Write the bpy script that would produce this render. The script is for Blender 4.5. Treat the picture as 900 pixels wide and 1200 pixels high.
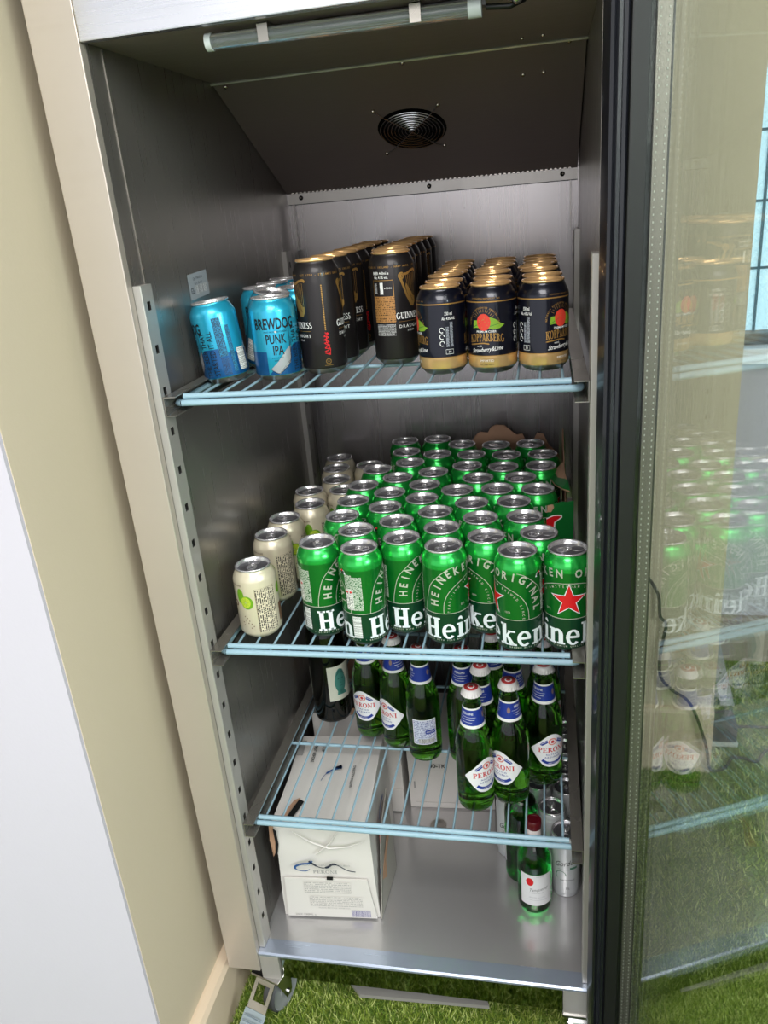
import bpy, bmesh, math, random
from mathutils import Vector, Matrix
from mathutils.geometry import tessellate_polygon
random.seed(7)
PI = math.pi
C = bpy.context.scene.collection
sc = bpy.context.scene
for o in list(bpy.data.objects): bpy.data.objects.remove(o)

# ------------------------------------------------------------------ camera
cd = bpy.data.cameras.new('camera'); cam = bpy.data.objects.new('camera', cd); C.objects.link(cam)
RR = [[0.97890514, -0.20420098, 0.00683272], [0.1869962, 0.90890045, 0.37273636], [-0.08232339, -0.3635958, 0.92791213]]
cx, cy, cz = 0.50524, -0.92251, 1.37159
cam.matrix_world = Matrix(((RR[0][0], RR[0][2], -RR[0][1], cx), (RR[1][0], RR[1][2], -RR[1][1], cy), (RR[2][0], RR[2][2], -RR[2][1], cz), (0, 0, 0, 1)))
cd.sensor_fit = 'VERTICAL'; cd.sensor_height = 36.0; cd.lens = 918.5 / 1200 * 36
cd.clip_start = 0.02
sc.camera = cam
# ------------------------------------------------------------------ world, light, exposure
w = bpy.data.worlds.new('world'); sc.world = w; w.use_nodes = True
w.node_tree.nodes['Background'].inputs[0].default_value = (0.90, 0.93, 1.0, 1)
w.node_tree.nodes['Background'].inputs[1].default_value = .95
def area(name, loc, target, sx, sy, power, col):
    l = bpy.data.lights.new(name, 'AREA'); l.shape = 'RECTANGLE'; l.size = sx; l.size_y = sy; l.energy = power; l.color = col
    o = bpy.data.objects.new(name, l); C.objects.link(o); o.location = loc
    o.rotation_euler = (Vector(target) - Vector(loc)).to_track_quat('-Z', 'Y').to_euler()
    return o
area('window_daylight', (3.2, -2.1, 2.1), (0.0, 0.1, 0.8), 1.8, 0.9, 108, (0.93, 0.97, 1.0))
area('room_daylight', (0.6, -3.3, 2.1), (0.3, 0.1, 0.8), 1.8, 1.2, 14, (1.0, 0.97, 0.93))
area('overhead_fill_light', (0.55, -1.7, 2.57), (0.55, -1.7, 0), 1.2, 1.2, 46, (1.0, 0.98, 0.95))  # added fill from overhead, not a known lamp; brightens grass and can lids
sc.view_settings.view_transform = 'Standard'; sc.view_settings.look = 'None'
sc.view_settings.exposure = 0.45; sc.view_settings.gamma = 1.0
try: sc.view_settings.use_curve_mapping = False
except Exception: pass
sc.cycles.max_bounces = 14; sc.cycles.transparent_max_bounces = 16; sc.cycles.transmission_bounces = 12; sc.cycles.glossy_bounces = 5; sc.cycles.diffuse_bounces = 3
sc.cycles.caustics_reflective = False; sc.cycles.caustics_refractive = False
sc.cycles.use_denoising = True
sc.cycles.sample_clamp_indirect = 4.0

# ------------------------------------------------------------------ materials
def lin(c): return tuple((x / 12.92 if x <= .04045 else ((x + .055) / 1.055) ** 2.4) for x in c)
MATS = {}
def mat(name, col, rough=.5, metal=0., trans=0., emit=None, estr=0., coat=0., ior=1.45, srgb=True, spec=.5):
    if name in MATS: return MATS[name]
    m = bpy.data.materials.new(name); m.use_nodes = True
    b = m.node_tree.nodes['Principled BSDF']
    c = lin(col) if srgb else col
    b.inputs['Base Color'].default_value = (*c, 1); b.inputs['Roughness'].default_value = rough; b.inputs['Metallic'].default_value = metal
    b.inputs['Transmission Weight'].default_value = trans; b.inputs['Coat Weight'].default_value = coat; b.inputs['IOR'].default_value = ior
    b.inputs['Specular IOR Level'].default_value = spec
    if emit: b.inputs['Emission Color'].default_value = (*emit, 1); b.inputs['Emission Strength'].default_value = estr
    MATS[name] = m; return m
def nodes(m): return m.node_tree.nodes, m.node_tree.links, m.node_tree.nodes['Principled BSDF']
def N(m, t, **kw):
    n = m.node_tree.nodes.new(t)
    for k, v in kw.items(): setattr(n, k, v)
    return n
def math_node(m, op, a, b=None):
    n = N(m, 'ShaderNodeMath', operation=op)
    for i, x in enumerate((a, b)):
        if x is None: continue
        if isinstance(x, (int, float)): n.inputs[i].default_value = x
        else: m.node_tree.links.new(x, n.inputs[i])
    return n.outputs[0]
def steel(name, col, rough, scale=(60, 60, 1.5), var=.12, bump=.02, metal=1.):
    """brushed stainless: streaky noise in roughness, faint bump, soft smudges in tone"""
    m = mat(name, col, rough, metal); n, l, b = nodes(m)
    tc = N(m, 'ShaderNodeTexCoord'); mp = N(m, 'ShaderNodeMapping'); mp.inputs['Scale'].default_value = scale
    l.new(tc.outputs['Object'], mp.inputs[0])
    nz = N(m, 'ShaderNodeTexNoise'); nz.inputs['Scale'].default_value = 6; nz.inputs['Detail'].default_value = 1
    l.new(mp.outputs[0], nz.inputs['Vector'])
    mr = N(m, 'ShaderNodeMapRange'); mr.inputs[3].default_value = rough * (1 - var * 2); mr.inputs[4].default_value = rough * (1 + var * 2)
    l.new(nz.outputs[0], mr.inputs[0]); l.new(mr.outputs[0], b.inputs['Roughness'])
    n2 = N(m, 'ShaderNodeTexNoise'); n2.inputs['Scale'].default_value = 3.5; n2.inputs['Detail'].default_value = 3
    l.new(tc.outputs['Object'], n2.inputs['Vector'])
    mx = N(m, 'ShaderNodeMix', data_type='RGBA'); c = lin(col)
    mx.inputs[6].default_value = (*[x * .9 for x in c], 1); mx.inputs[7].default_value = (*[min(1, x * 1.08) for x in c], 1)
    l.new(n2.outputs[0], mx.inputs[0]); l.new(mx.outputs[2], b.inputs['Base Color'])
    if bump:
        bp = N(m, 'ShaderNodeBump'); bp.inputs['Strength'].default_value = bump; bp.inputs['Distance'].default_value = .002
        l.new(nz.outputs[0], bp.inputs['Height']); l.new(bp.outputs[0], b.inputs['Normal'])
    return m
def painted(name, col, rough=.7, bump=.15, scale=180, var=.04):
    m = mat(name, col, rough); n, l, b = nodes(m)
    tc = N(m, 'ShaderNodeTexCoord')
    nz = N(m, 'ShaderNodeTexNoise'); nz.inputs['Scale'].default_value = scale; nz.inputs['Detail'].default_value = 3
    l.new(tc.outputs['Object'], nz.inputs['Vector'])
    bp = N(m, 'ShaderNodeBump'); bp.inputs['Strength'].default_value = bump; bp.inputs['Distance'].default_value = .001
    l.new(nz.outputs[0], bp.inputs['Height']); l.new(bp.outputs[0], b.inputs['Normal'])
    n2 = N(m, 'ShaderNodeTexNoise'); n2.inputs['Scale'].default_value = 2.5; l.new(tc.outputs['Object'], n2.inputs['Vector'])
    c = lin(col); mx = N(m, 'ShaderNodeMix', data_type='RGBA')
    mx.inputs[6].default_value = (*[x * (1 - var) for x in c], 1); mx.inputs[7].default_value = (*[min(1, x * (1 + var)) for x in c], 1)
    l.new(n2.outputs[0], mx.inputs[0]); l.new(mx.outputs[2], b.inputs['Base Color'])
    return m
def fineprint(name, bg, ink, cols, rows, fill=.5, vertical=False, rough=.4, duty=.62, metal=0.):
    """rows of tiny illegible print in UV space"""
    m = mat(name, bg, rough, metal); n, l, b = nodes(m)
    uv = N(m, 'ShaderNodeUVMap'); sp = N(m, 'ShaderNodeSeparateXYZ'); l.new(uv.outputs[0], sp.inputs[0])
    a, r = (sp.outputs[1], sp.outputs[0]) if vertical else (sp.outputs[0], sp.outputs[1])
    ry = math_node(m, 'MULTIPLY', r, rows); fl = math_node(m, 'FLOOR', ry); fr = math_node(m, 'FRACT', ry)
    cb = N(m, 'ShaderNodeCombineXYZ'); l.new(math_node(m, 'MULTIPLY', a, cols), cb.inputs[0]); l.new(math_node(m, 'MULTIPLY', fl, 7.3), cb.inputs[1])
    nz = N(m, 'ShaderNodeTexNoise'); nz.inputs['Scale'].default_value = 1.; nz.inputs['Detail'].default_value = 1; l.new(cb.outputs[0], nz.inputs['Vector'])
    k = math_node(m, 'MULTIPLY', math_node(m, 'LESS_THAN', nz.outputs[0], fill), math_node(m, 'LESS_THAN', fr, duty))
    mx = N(m, 'ShaderNodeMix', data_type='RGBA'); mx.inputs[6].default_value = (*lin(bg), 1); mx.inputs[7].default_value = (*lin(ink), 1)
    l.new(k, mx.inputs[0]); l.new(mx.outputs[2], b.inputs['Base Color'])
    return m

M_frame = steel('brushed_steel_frame', (.77, .73, .69), .36, (1.2, 40, 40) , bump=.02, metal=.5)
M_liner = steel('stainless_liner', (.60, .58, .56), .30, (50, 50, 1.2), bump=.02, metal=.75)
M_back = steel('stainless_back_liner', (.66, .64, .64), .27, (14, 14, .25), var=.05, bump=.0, metal=.75)
M_duct = steel('dark_steel_duct', (.62, .56, .53), .42, (3, 60, 60), bump=.02, metal=.45)
M_floor = steel('stainless_floor_liner', (.76, .75, .75), .22, (3, 30, 30), bump=.02, metal=.6)
M_lip = steel('sky_tinted_stainless_lip', (.76, .80, .88), .25, (1.5, 60, 60), bump=.02, metal=.7)  # blue reflection of the sky mixed into the steel colour
M_mirror = steel('polished_steel_base', (.72, .73, .70), .06, (2, 60, 60), bump=.0)
M_rail = steel('stainless_rail', (.62, .60, .57), .28, (4, 1, 4), bump=0, metal=.75)
M_post = steel('stainless_post', (.74, .72, .70), .36, (60, 60, 2), bump=.02, metal=.45)
M_screw = mat('bright_screw', (.75, .72, .68), .25, 1)
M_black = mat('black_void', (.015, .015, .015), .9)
M_dark = mat('black_plastic', (.05, .05, .055), .45)
M_gask = mat('navy_black_rubber', (.075, .08, .105), .35, coat=.3)
M_dframe = mat('black_door_frame', (.055, .055, .05), .5)
M_spacer = steel('aluminium_spacer', (.56, .53, .49), .40, (4, 4, 1), bump=0, metal=.6)
M_wire = mat('pale_blue_plastic_coating', (.60, .72, .78), .38)
M_chrome = mat('zinc_plate', (.80, .80, .80), .22, 1)
M_white = mat('white_ink', (.93, .93, .92), .45)
M_ink = mat('black_ink', (.05, .05, .06), .5)
M_lid = mat('aluminium_lid', (.88, .87, .88), .22, .75)
M_lidwell = mat('aluminium_lid_panel', (.58, .57, .60), .30, .8)
M_goldlid = mat('gold_lid', (1.0, .80, .56), .22, .65)
M_goldwell = mat('gold_lid_panel', (.80, .60, .36), .3, .7)

# ------------------------------------------------------------------ mesh helpers
def mesh_obj(name, bm, mats, parent=None, smooth=None, loc=None):
    me = bpy.data.meshes.new(name); bm.to_mesh(me); bm.free()
    if not isinstance(mats, (list, tuple)): mats = [mats]
    for m in mats: me.materials.append(m)
    if smooth is not None:
        me.polygons.foreach_set('use_smooth', [True] * len(me.polygons))
        try: me.set_sharp_from_angle(angle=math.radians(smooth))
        except Exception: pass
    o = bpy.data.objects.new(name, me); C.objects.link(o)
    if parent: o.parent = parent
    if loc: o.location = loc
    return o
def thing(name, label, cat, loc=(0, 0, 0), rotz=0, group=None):
    o = bpy.data.objects.new(name, None); C.objects.link(o); o.empty_display_size = .02
    o.location = loc; o.rotation_euler = (0, 0, rotz); o['label'] = label; o['category'] = cat
    if group: o['group'] = group
    return o
def tag(o, label, cat, group=None):
    o['label'] = label; o['category'] = cat
    if group: o['group'] = group
    return o
def struct(o): o['kind'] = 'structure'; return o
def box(bm, a, b, mi=0, bev=0.):
    x0, y0, z0 = a; x1, y1, z1 = b
    v = [bm.verts.new(p) for p in ((x0, y0, z0), (x1, y0, z0), (x1, y1, z0), (x0, y1, z0), (x0, y0, z1), (x1, y0, z1), (x1, y1, z1), (x0, y1, z1))]
    fs = [bm.faces.new([v[i] for i in q]) for q in ((0, 3, 2, 1), (4, 5, 6, 7), (0, 1, 5, 4), (1, 2, 6, 5), (2, 3, 7, 6), (3, 0, 4, 7))]
    for f in fs: f.material_index = mi
    if bev:
        es = set(e for f in fs for e in f.edges)
        r = bmesh.ops.bevel(bm, geom=list(es), offset=bev, segments=2, profile=.6, affect='EDGES')
        for f in r['faces']: f.material_index = mi
def quad(bm, pts, mi=0):
    f = bm.faces.new([bm.verts.new(p) for p in pts]); f.material_index = mi; return f
def slab(bm, pts, thick, mi=0):
    """polygon (coplanar 3D pts) extruded by the vector thick"""
    t = Vector(thick); a = [bm.verts.new(p) for p in pts]; b = [bm.verts.new(Vector(p) + t) for p in pts]
    tri = tessellate_polygon([[Vector(p) for p in pts]])
    for i, j, k in tri:
        for q in ((a[i], a[j], a[k]), (b[k], b[j], b[i])):
            try: bm.faces.new(q).material_index = mi
            except ValueError: pass
    n = len(pts)
    for i in range(n): bm.faces.new((a[i], a[(i + 1) % n], b[(i + 1) % n], b[i])).material_index = mi
def tube(bm, pts, r, seg=8, caps=True, mi=0):
    pts = [Vector(p) for p in pts]; rings = []
    up = None
    for i, p in enumerate(pts):
        d = (pts[min(i + 1, len(pts) - 1)] - pts[max(i - 1, 0)]).normalized()
        if up is None or abs(up.dot(d)) > .95: up = Vector((0, 0, 1)) if abs(d.z) < .9 else Vector((1, 0, 0))
        s = d.cross(up).normalized(); u = s.cross(d).normalized(); up = u
        rr = r[i] if isinstance(r, (list, tuple)) else r
        rings.append([bm.verts.new(p + (s * math.cos(2 * PI * k / seg) + u * math.sin(2 * PI * k / seg)) * rr) for k in range(seg)])
    for a, b in zip(rings, rings[1:]):
        for k in range(seg): bm.faces.new((a[k], a[(k + 1) % seg], b[(k + 1) % seg], b[k])).material_index = mi
    if caps:
        bm.faces.new(rings[0][::-1]).material_index = mi; bm.faces.new(rings[-1]).material_index = mi
def lathe(bm, prof, seg=32, mis=None, close=False):
    """prof [(r, z)], mis material per band"""
    rings = []
    for r, z in prof:
        if r < 1e-6: rings.append([bm.verts.new((0, 0, z))])
        else: rings.append([bm.verts.new((r * math.cos(2 * PI * k / seg), r * math.sin(2 * PI * k / seg), z)) for k in range(seg)])
    for i, (a, b) in enumerate(zip(rings, rings[1:])):
        for k in range(seg):
            q = (k + 1) % seg
            if len(a) == 1 and len(b) == 1: continue
            if len(a) == 1: f = bm.faces.new((a[0], b[k], b[q]))
            elif len(b) == 1: f = bm.faces.new((a[k], a[q], b[0]))
            else: f = bm.faces.new((a[k], a[q], b[q], b[k]))
            f.material_index = mis[i] if mis else 0
            f.smooth = True

# ------------------------------------------------------------------ flat print (2-D polygons in u, z) and its wrapping
class Ink:
    def __init__(s): s.bm = bmesh.new(); s.uv = s.bm.loops.layers.uv.new('UVMap')
    def poly(s, pts, mi=0, lay=0):
        y = -lay * 1e-4
        try: tri = tessellate_polygon([[Vector((p[0], p[1], 0)) for p in pts]])
        except Exception: return
        vs = [s.bm.verts.new((p[0], y, p[1])) for p in pts]
        for t in tri:
            try: s.bm.faces.new([vs[i] for i in t]).material_index = mi
            except ValueError: pass
    def rect(s, x0, z0, x1, z1, mi=0, lay=0):
        y = -lay * 1e-4; vs = [s.bm.verts.new(p) for p in ((x0, y, z0), (x1, y, z0), (x1, y, z1), (x0, y, z1))]
        f = s.bm.faces.new(vs); f.material_index = mi
        for lp, c in zip(f.loops, ((0, 0), (1, 0), (1, 1), (0, 1))): lp[s.uv].uv = c
    def stroke(s, pts, wd, mi=0, lay=0):
        n = len(pts); L = []; Rr = []
        for i, p in enumerate(pts):
            a = pts[max(i - 1, 0)]; b = pts[min(i + 1, n - 1)]; dx, dz = b[0] - a[0], b[1] - a[1]; d = math.hypot(dx, dz) or 1
            wv = (wd[i] if isinstance(wd, (list, tuple)) else wd) / 2
            L.append((p[0] - dz / d * wv, p[1] + dx / d * wv)); Rr.append((p[0] + dz / d * wv, p[1] - dx / d * wv))
        y = -lay * 1e-4
        lv = [s.bm.verts.new((p[0], y, p[1])) for p in L]; rv = [s.bm.verts.new((p[0], y, p[1])) for p in Rr]
        for i in range(n - 1):
            try: s.bm.faces.new((lv[i], rv[i], rv[i + 1], lv[i + 1])).material_index = mi
            except ValueError: pass
    def disc(s, x, z, rx, rz, mi=0, lay=0, n=20): s.poly([(x + rx * math.cos(2 * PI * k / n), z + rz * math.sin(2 * PI * k / n)) for k in range(n)], mi, lay)
    def text(s, t, x, z, h, mi=0, lay=0, align='CENTER', sx=1., rot=0., bold=0., shear=0., space=1.):
        cu = bpy.data.curves.new('t', 'FONT'); cu.body = t; cu.size = h / .72; cu.align_x = align; cu.offset = bold * h; cu.shear = shear; cu.space_character = space; cu.resolution_u = 2
        ob = bpy.data.objects.new('t', cu); C.objects.link(ob)
        dg = bpy.context.evaluated_depsgraph_get(); me = bpy.data.meshes.new_from_object(ob.evaluated_get(dg))
        cr, sr = math.cos(rot), math.sin(rot)
        vs = []
        for v in me.vertices:
            px, pz = v.co.x * sx, v.co.y
            vs.append(s.bm.verts.new((x + px * cr - pz * sr, -lay * 1e-4, z + px * sr + pz * cr)))
        for p in me.polygons:
            try: s.bm.faces.new([vs[i] for i in p.vertices]).material_index = mi
            except ValueError: pass
        bpy.data.objects.remove(ob); bpy.data.curves.remove(cu); bpy.data.meshes.remove(me)
    def wrap(s, R, eps=.0003, step=.0035, rfun=None):
        bm = s.bm
        bmesh.ops.remove_doubles(bm, verts=bm.verts, dist=1e-7)
        us = [v.co.x for v in bm.verts]
        if us:
            u = math.ceil(min(us) / step) * step
            while u < max(us):
                bmesh.ops.bisect_plane(bm, geom=list(bm.verts) + list(bm.edges) + list(bm.faces), plane_co=(u, 0, 0), plane_no=(1, 0, 0), dist=1e-7)
                u += step
            if rfun:
                zz = [v.co.z for v in bm.verts]; u = min(zz) + .004
                while u < max(zz):
                    bmesh.ops.bisect_plane(bm, geom=list(bm.verts) + list(bm.edges) + list(bm.faces), plane_co=(0, 0, u), plane_no=(0, 0, 1), dist=1e-7)
                    u += .004
        for v in bm.verts:
            r = rfun(v.co.z) if rfun else R
            a = v.co.x / R; rr = r + eps - v.co.y
            v.co = (rr * math.sin(a), -rr * math.cos(a), v.co.z)
        bmesh.ops.recalc_face_normals(bm, faces=bm.faces)
        for f in bm.faces:
            c = f.calc_center_median(); f.normal_update()
            if f.normal.x * c.x + f.normal.y * c.y < 0: f.normal_flip()
        return bm
def ellipse_ring(cx0, cz0, rx, rz, ix, iz, a0, a1, n=14):
    o = []; i = []
    for k in range(n + 1):
        a = math.radians(a0 + (a1 - a0) * k / n); o.append((cx0 + rx * math.cos(a), cz0 + rz * math.sin(a))); i.append((cx0 + ix * math.cos(a), cz0 + iz * math.sin(a)))
    return o + i[::-1]
def R4(x0, z0, x1, z1): return [(x0, z0), (x1, z0), (x1, z1), (x0, z1)]
def stem(x, w, top=1., s=.1): return [R4(x, 0, x + w, top), R4(x - s, 0, x + w + s, .09), R4(x - s, top - .09, x + w + s, top)]
def glyph(c):
    """slab serif letters, cap height 1 -> (polygons, advance)"""
    if c == 'H': return stem(.12, .24) + stem(.62, .24) + [R4(.3, .44, .7, .56)], 1.02
    if c == 'e': return [ellipse_ring(.38, .35, .36, .37, .17, .27, 8, 318), R4(.1, .31, .72, .42)], .80
    if c == 'i': return [R4(.12, 0, .36, .70), R4(.02, 0, .46, .09), R4(.02, .61, .3, .70), ellipse_ring(.25, .88, .13, .13, 0, 0, 0, 360)], .48
    if c == 'n': return [R4(.12, 0, .35, .70), R4(.02, 0, .45, .09), R4(.02, .61, .3, .70), ellipse_ring(.5, .42, .30, .30, .07, .2, 0, 150), R4(.57, 0, .80, .43), R4(.49, 0, .90, .09)], .92
    if c == 'k': return [R4(.12, 0, .36, 1.), R4(.02, 0, .46, .09), R4(.02, .91, .3, 1.), [(.3, .28), (.64, .66), (.5, .66), (.3, .42)], R4(.45, .62, .84, .70), [(.36, .42), (.5, .47), (.84, .04), (.84, 0), (.58, 0)], R4(.52, 0, .92, .09)], .92
    if c == 'P': return stem(.12, .2, s=.1) + [ellipse_ring(.3, .73, .38, .27, .18, .18, -90, 90)], .72
    if c == 'R': return stem(.12, .2, s=.1) + [ellipse_ring(.3, .75, .36, .25, .18, .16, -90, 90), [(.3, .5), (.48, .5), (.82, .08), (.82, 0), (.62, 0)], R4(.6, 0, .9, .08)], .86
    if c == 'B': return stem(.12, .2, s=.1) + [ellipse_ring(.3, .75, .33, .25, .16, .16, -90, 90), ellipse_ring(.3, .27, .40, .27, .2, .18, -90, 90)], .78
    if c == 'E': return stem(.12, .2, s=.1) + [R4(.2, .91, .68, 1.), R4(.62, .76, .70, 1.), R4(.2, .46, .55, .54), R4(.5, .38, .56, .62), R4(.2, 0, .72, .09), R4(.66, 0, .74, .24)], .80
    if c == 'O': return [ellipse_ring(.42, .5, .42, .52, .22, .42, 0, 360, 24)], .88
    if c == 'N': return [R4(.12, 0, .2, 1.), R4(.02, 0, .32, .08), [(.04, 1.), (.28, 1.), (.8, .0), (.66, 0)], R4(.72, 0, .8, 1.), R4(.62, .92, .92, 1.)], .96
    if c == 'I': return stem(.14, .2, s=.1), .46
    if c == 'G': return [ellipse_ring(.45, .5, .43, .52, .23, .42, 40, 320, 24), R4(.62, .05, .82, .46), R4(.52, .40, .92, .47)], .96
    if c == 'U': return [R4(.1, .3, .30, 1.), R4(0, .92, .40, 1.), R4(.66, .3, .76, 1.), R4(.56, .92, .88, 1.), ellipse_ring(.43, .32, .33, .34, .14, .22, 180, 360)], .90
    if c == 'K': return stem(.12, .2, s=.1) + [[(.3, .42), (.74, .95), (.6, .95), (.3, .58)], [(.38, .55), (.5, .66), (.86, .04), (.86, 0), (.62, 0)], R4(.56, .92, .86, 1.), R4(.56, 0, .94, .08)], .92
    if c == 'A': return [[(.36, 1.), (.5, 1.), (.2, 0), (.1, 0)], [(.36, 1.), (.52, 1.), (.86, 0), (.62, 0)], R4(.24, .28, .68, .38), R4(0, 0, .3, .08), R4(.54, 0, .96, .08)], .92
    if c == 'S': return [ellipse_ring(.34, .74, .28, .27, .12, .17, 30, 270), ellipse_ring(.34, .27, .3, .28, .13, .18, -150, 90)], .68
    return [], .5
def serif(ink, t, u0, z, h, mi=0, lay=0, width=None, curve=None, align='L'):
    tot = sum(glyph(c)[1] for c in t) * h
    k = (width / tot) if width else 1.
    W = tot * k; u = u0 if align == 'L' else u0 - W / 2
    for c in t:
        ps, adv = glyph(c)
        for p in ps:
            q = [(u + a * h * k, z + b * h) for a, b in p]
            if curve: q = [(a, b + curve(a, b)) for a, b in q]
            ink.poly(q, mi, lay)
        u += adv * h * k
def on_path(ink, t, path, h, mi, lay, sx=.8, bold=.015, gap=1.0):
    """text laid centred along a polyline (u, z)"""
    seg = [math.hypot(b[0] - a[0], b[1] - a[1]) for a, b in zip(path, path[1:])]; L = sum(seg)
    n = len(t)
    for i, ch in enumerate(t):
        if ch == ' ': continue
        s = L * (i + .5) / n; k = 0
        while s > seg[k]: s -= seg[k]; k += 1
        a, b = path[k], path[k + 1]; f = s / seg[k]; ang = math.atan2(b[1] - a[1], b[0] - a[0])
        x, z = a[0] + (b[0] - a[0]) * f, a[1] + (b[1] - a[1]) * f
        x += math.sin(ang) * h * .5; z -= math.cos(ang) * h * .5
        ink.text(ch, x, z, h, mi, lay, sx=sx, rot=ang, bold=bold)
def smooth_path(P, n=10):
    out = []
    for i in range(len(P) - 1):
        p0, p1, p2, p3 = P[max(i - 1, 0)], P[i], P[i + 1], P[min(i + 2, len(P) - 1)]
        for k in range(n):
            t = k / n; out.append(tuple(.5 * (2 * p1[j] + (p2[j] - p0[j]) * t + (2 * p0[j] - 5 * p1[j] + 4 * p2[j] - p3[j]) * t * t + (3 * p1[j] - p0[j] - 3 * p2[j] + p3[j]) * t ** 3) for j in (0, 1)))
    out.append(P[-1]); return out

# ================================================================== ROOM
M_beige = painted('warm_beige_wall_paint', (.80, .745, .65), .75)
M_wall = painted('lilac_white_wall_paint', (.77, .75, .79), .75)
M_skirt = painted('cream_gloss_skirting', (.86, .78, .68), .4, bump=.04)
M_skirt2 = painted('grey_beige_skirting', (.63, .59, .54), .5, bump=.04)
def wallbox(name, a, b, m):
    bm = bmesh.new(); box(bm, a, b); return struct(mesh_obj(name, bm, m))
wallbox('wall_left', (-.30, -.176, 0), (-.0895, .80, 2.6), M_beige)
bm = bmesh.new(); box(bm, (-3.0, -.182, 0), (-.0905, -.176, 2.6)); struct(mesh_obj('wall_front', bm, M_wall))
wallbox('wall_back', (-.30, .765, 0), (.893, .900, 2.6), M_beige)
wallbox('wall_far', (.45, 1.285, 0), (3.6, 1.40, .915), M_wall)
wallbox('wall_far_top', (.45, 1.285, 2.25), (3.6, 1.40, 2.6), M_wall)
wallbox('wall_far_left', (.45, 1.285, .915), (.70, 1.40, 2.25), M_wall)
wallbox('wall_right', (3.6, -3.6, 0), (3.7, 1.4, 2.6), M_wall)
wallbox('ceiling', (-3.0, -3.6, 2.6), (3.7, 1.4, 2.7), M_wall)
def skirting(name, a, b, nrm, h, m, d=.016):
    """moulded skirting from a to b with a bevelled top"""
    bm = bmesh.new(); a = Vector((*a, 0)); b = Vector((*b, 0)); n = Vector((*nrm, 0)) * d
    prof = [(0, 0), (1, 0), (1, h - .012), (.75, h - .003), (.2, h), (0, h)]
    ra = [bm.verts.new(a + n * p + Vector((0, 0, q))) for p, q in prof]; rb = [bm.verts.new(b + n * p + Vector((0, 0, q))) for p, q in prof]
    for i in range(len(prof)):
        j = (i + 1) % len(prof); bm.faces.new((ra[i], ra[j], rb[j], rb[i]))
    bm.faces.new(ra); bm.faces.new(rb[::-1])
    bmesh.ops.recalc_face_normals(bm, faces=bm.faces)
    return struct(mesh_obj(name, bm, m))
skirting('baseboard_left', (-.0895, -.176), (-.0895, .765), (1, 0), .122, M_skirt, .022)
skirting('baseboard_front', (-3.0, -.182), (-.0895, -.182), (0, -1), .122, M_skirt, .022)
skirting('baseboard_back', (-.0895, .765), (.893, .765), (0, -1), .185, M_skirt)
skirting('baseboard_far', (.45, 1.285), (3.6, 1.285), (0, -1), .150, M_skirt2)
# grass floor: base plane and a carpet of artificial blades
M_turf = mat('artificial_turf_base', (.16, .26, .07), .9); n, l, b = nodes(M_turf)
tc = N(M_turf, 'ShaderNodeTexCoord'); nz = N(M_turf, 'ShaderNodeTexNoise'); nz.inputs['Scale'].default_value = 240; nz.inputs['Detail'].default_value = 5
l.new(tc.outputs['Object'], nz.inputs['Vector']); rp = N(M_turf, 'ShaderNodeValToRGB')
rp.color_ramp.elements[0].color = (*lin((.22, .34, .08)), 1); rp.color_ramp.elements[1].color = (*lin((.52, .65, .28)), 1); rp.color_ramp.elements[0].position = .35; rp.color_ramp.elements[1].position = .68
l.new(nz.outputs[0], rp.inputs[0]); l.new(rp.outputs[0], b.inputs['Base Color'])
bm = bmesh.new(); quad(bm, [(-3, -3.6, 0), (3.7, -3.6, 0), (3.7, 1.4, 0), (-3, 1.4, 0)]); struct(mesh_obj('floor', bm, M_turf))
M_blades = [mat('turf_blade_%s' % k, c, .5) for k, c in (('mid', (.57, .65, .26)), ('dark', (.40, .50, .16)), ('pale', (.78, .82, .50)))]
rnd = random.Random(3); vs = []; fs = []; mi = []
def blades(x0, x1, y0, y1, n, hh=.014, ww=.0016):
    for _ in range(n):
        x, y = rnd.uniform(x0, x1), rnd.uniform(y0, y1); a = rnd.uniform(0, 2 * PI); h = hh * rnd.uniform(.6, 1.2); t = rnd.uniform(.2, 1.) * h; b_ = rnd.uniform(0, 2 * PI)
        dx, dy = math.cos(a) * ww, math.sin(a) * ww; i = len(vs)
        vs.extend([(x - dx, y - dy, 0), (x + dx, y + dy, 0), (x + t * math.cos(b_), y + t * math.sin(b_), h)]); fs.append((i, i + 1, i + 2)); mi.append(rnd.choice((0, 0, 1, 1, 2)))
blades(-.08, .9, -.62, .30, 120000); blades(.9, 2.2, -.6, 1.25, 60000, .016, .0022); blades(.55, .9, .30, .76, 15000)
blades(-.08, .55, .30, .76, 8000)
me = bpy.data.meshes.new('artificial_grass'); me.from_pydata(vs, [], fs); me.polygons.foreach_set('material_index', mi)
for m in M_blades: me.materials.append(m)
o = bpy.data.objects.new('artificial_grass', me); C.objects.link(o); tag(o, 'short green artificial grass covering the floor', 'grass'); o['kind'] = 'stuff'

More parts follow.
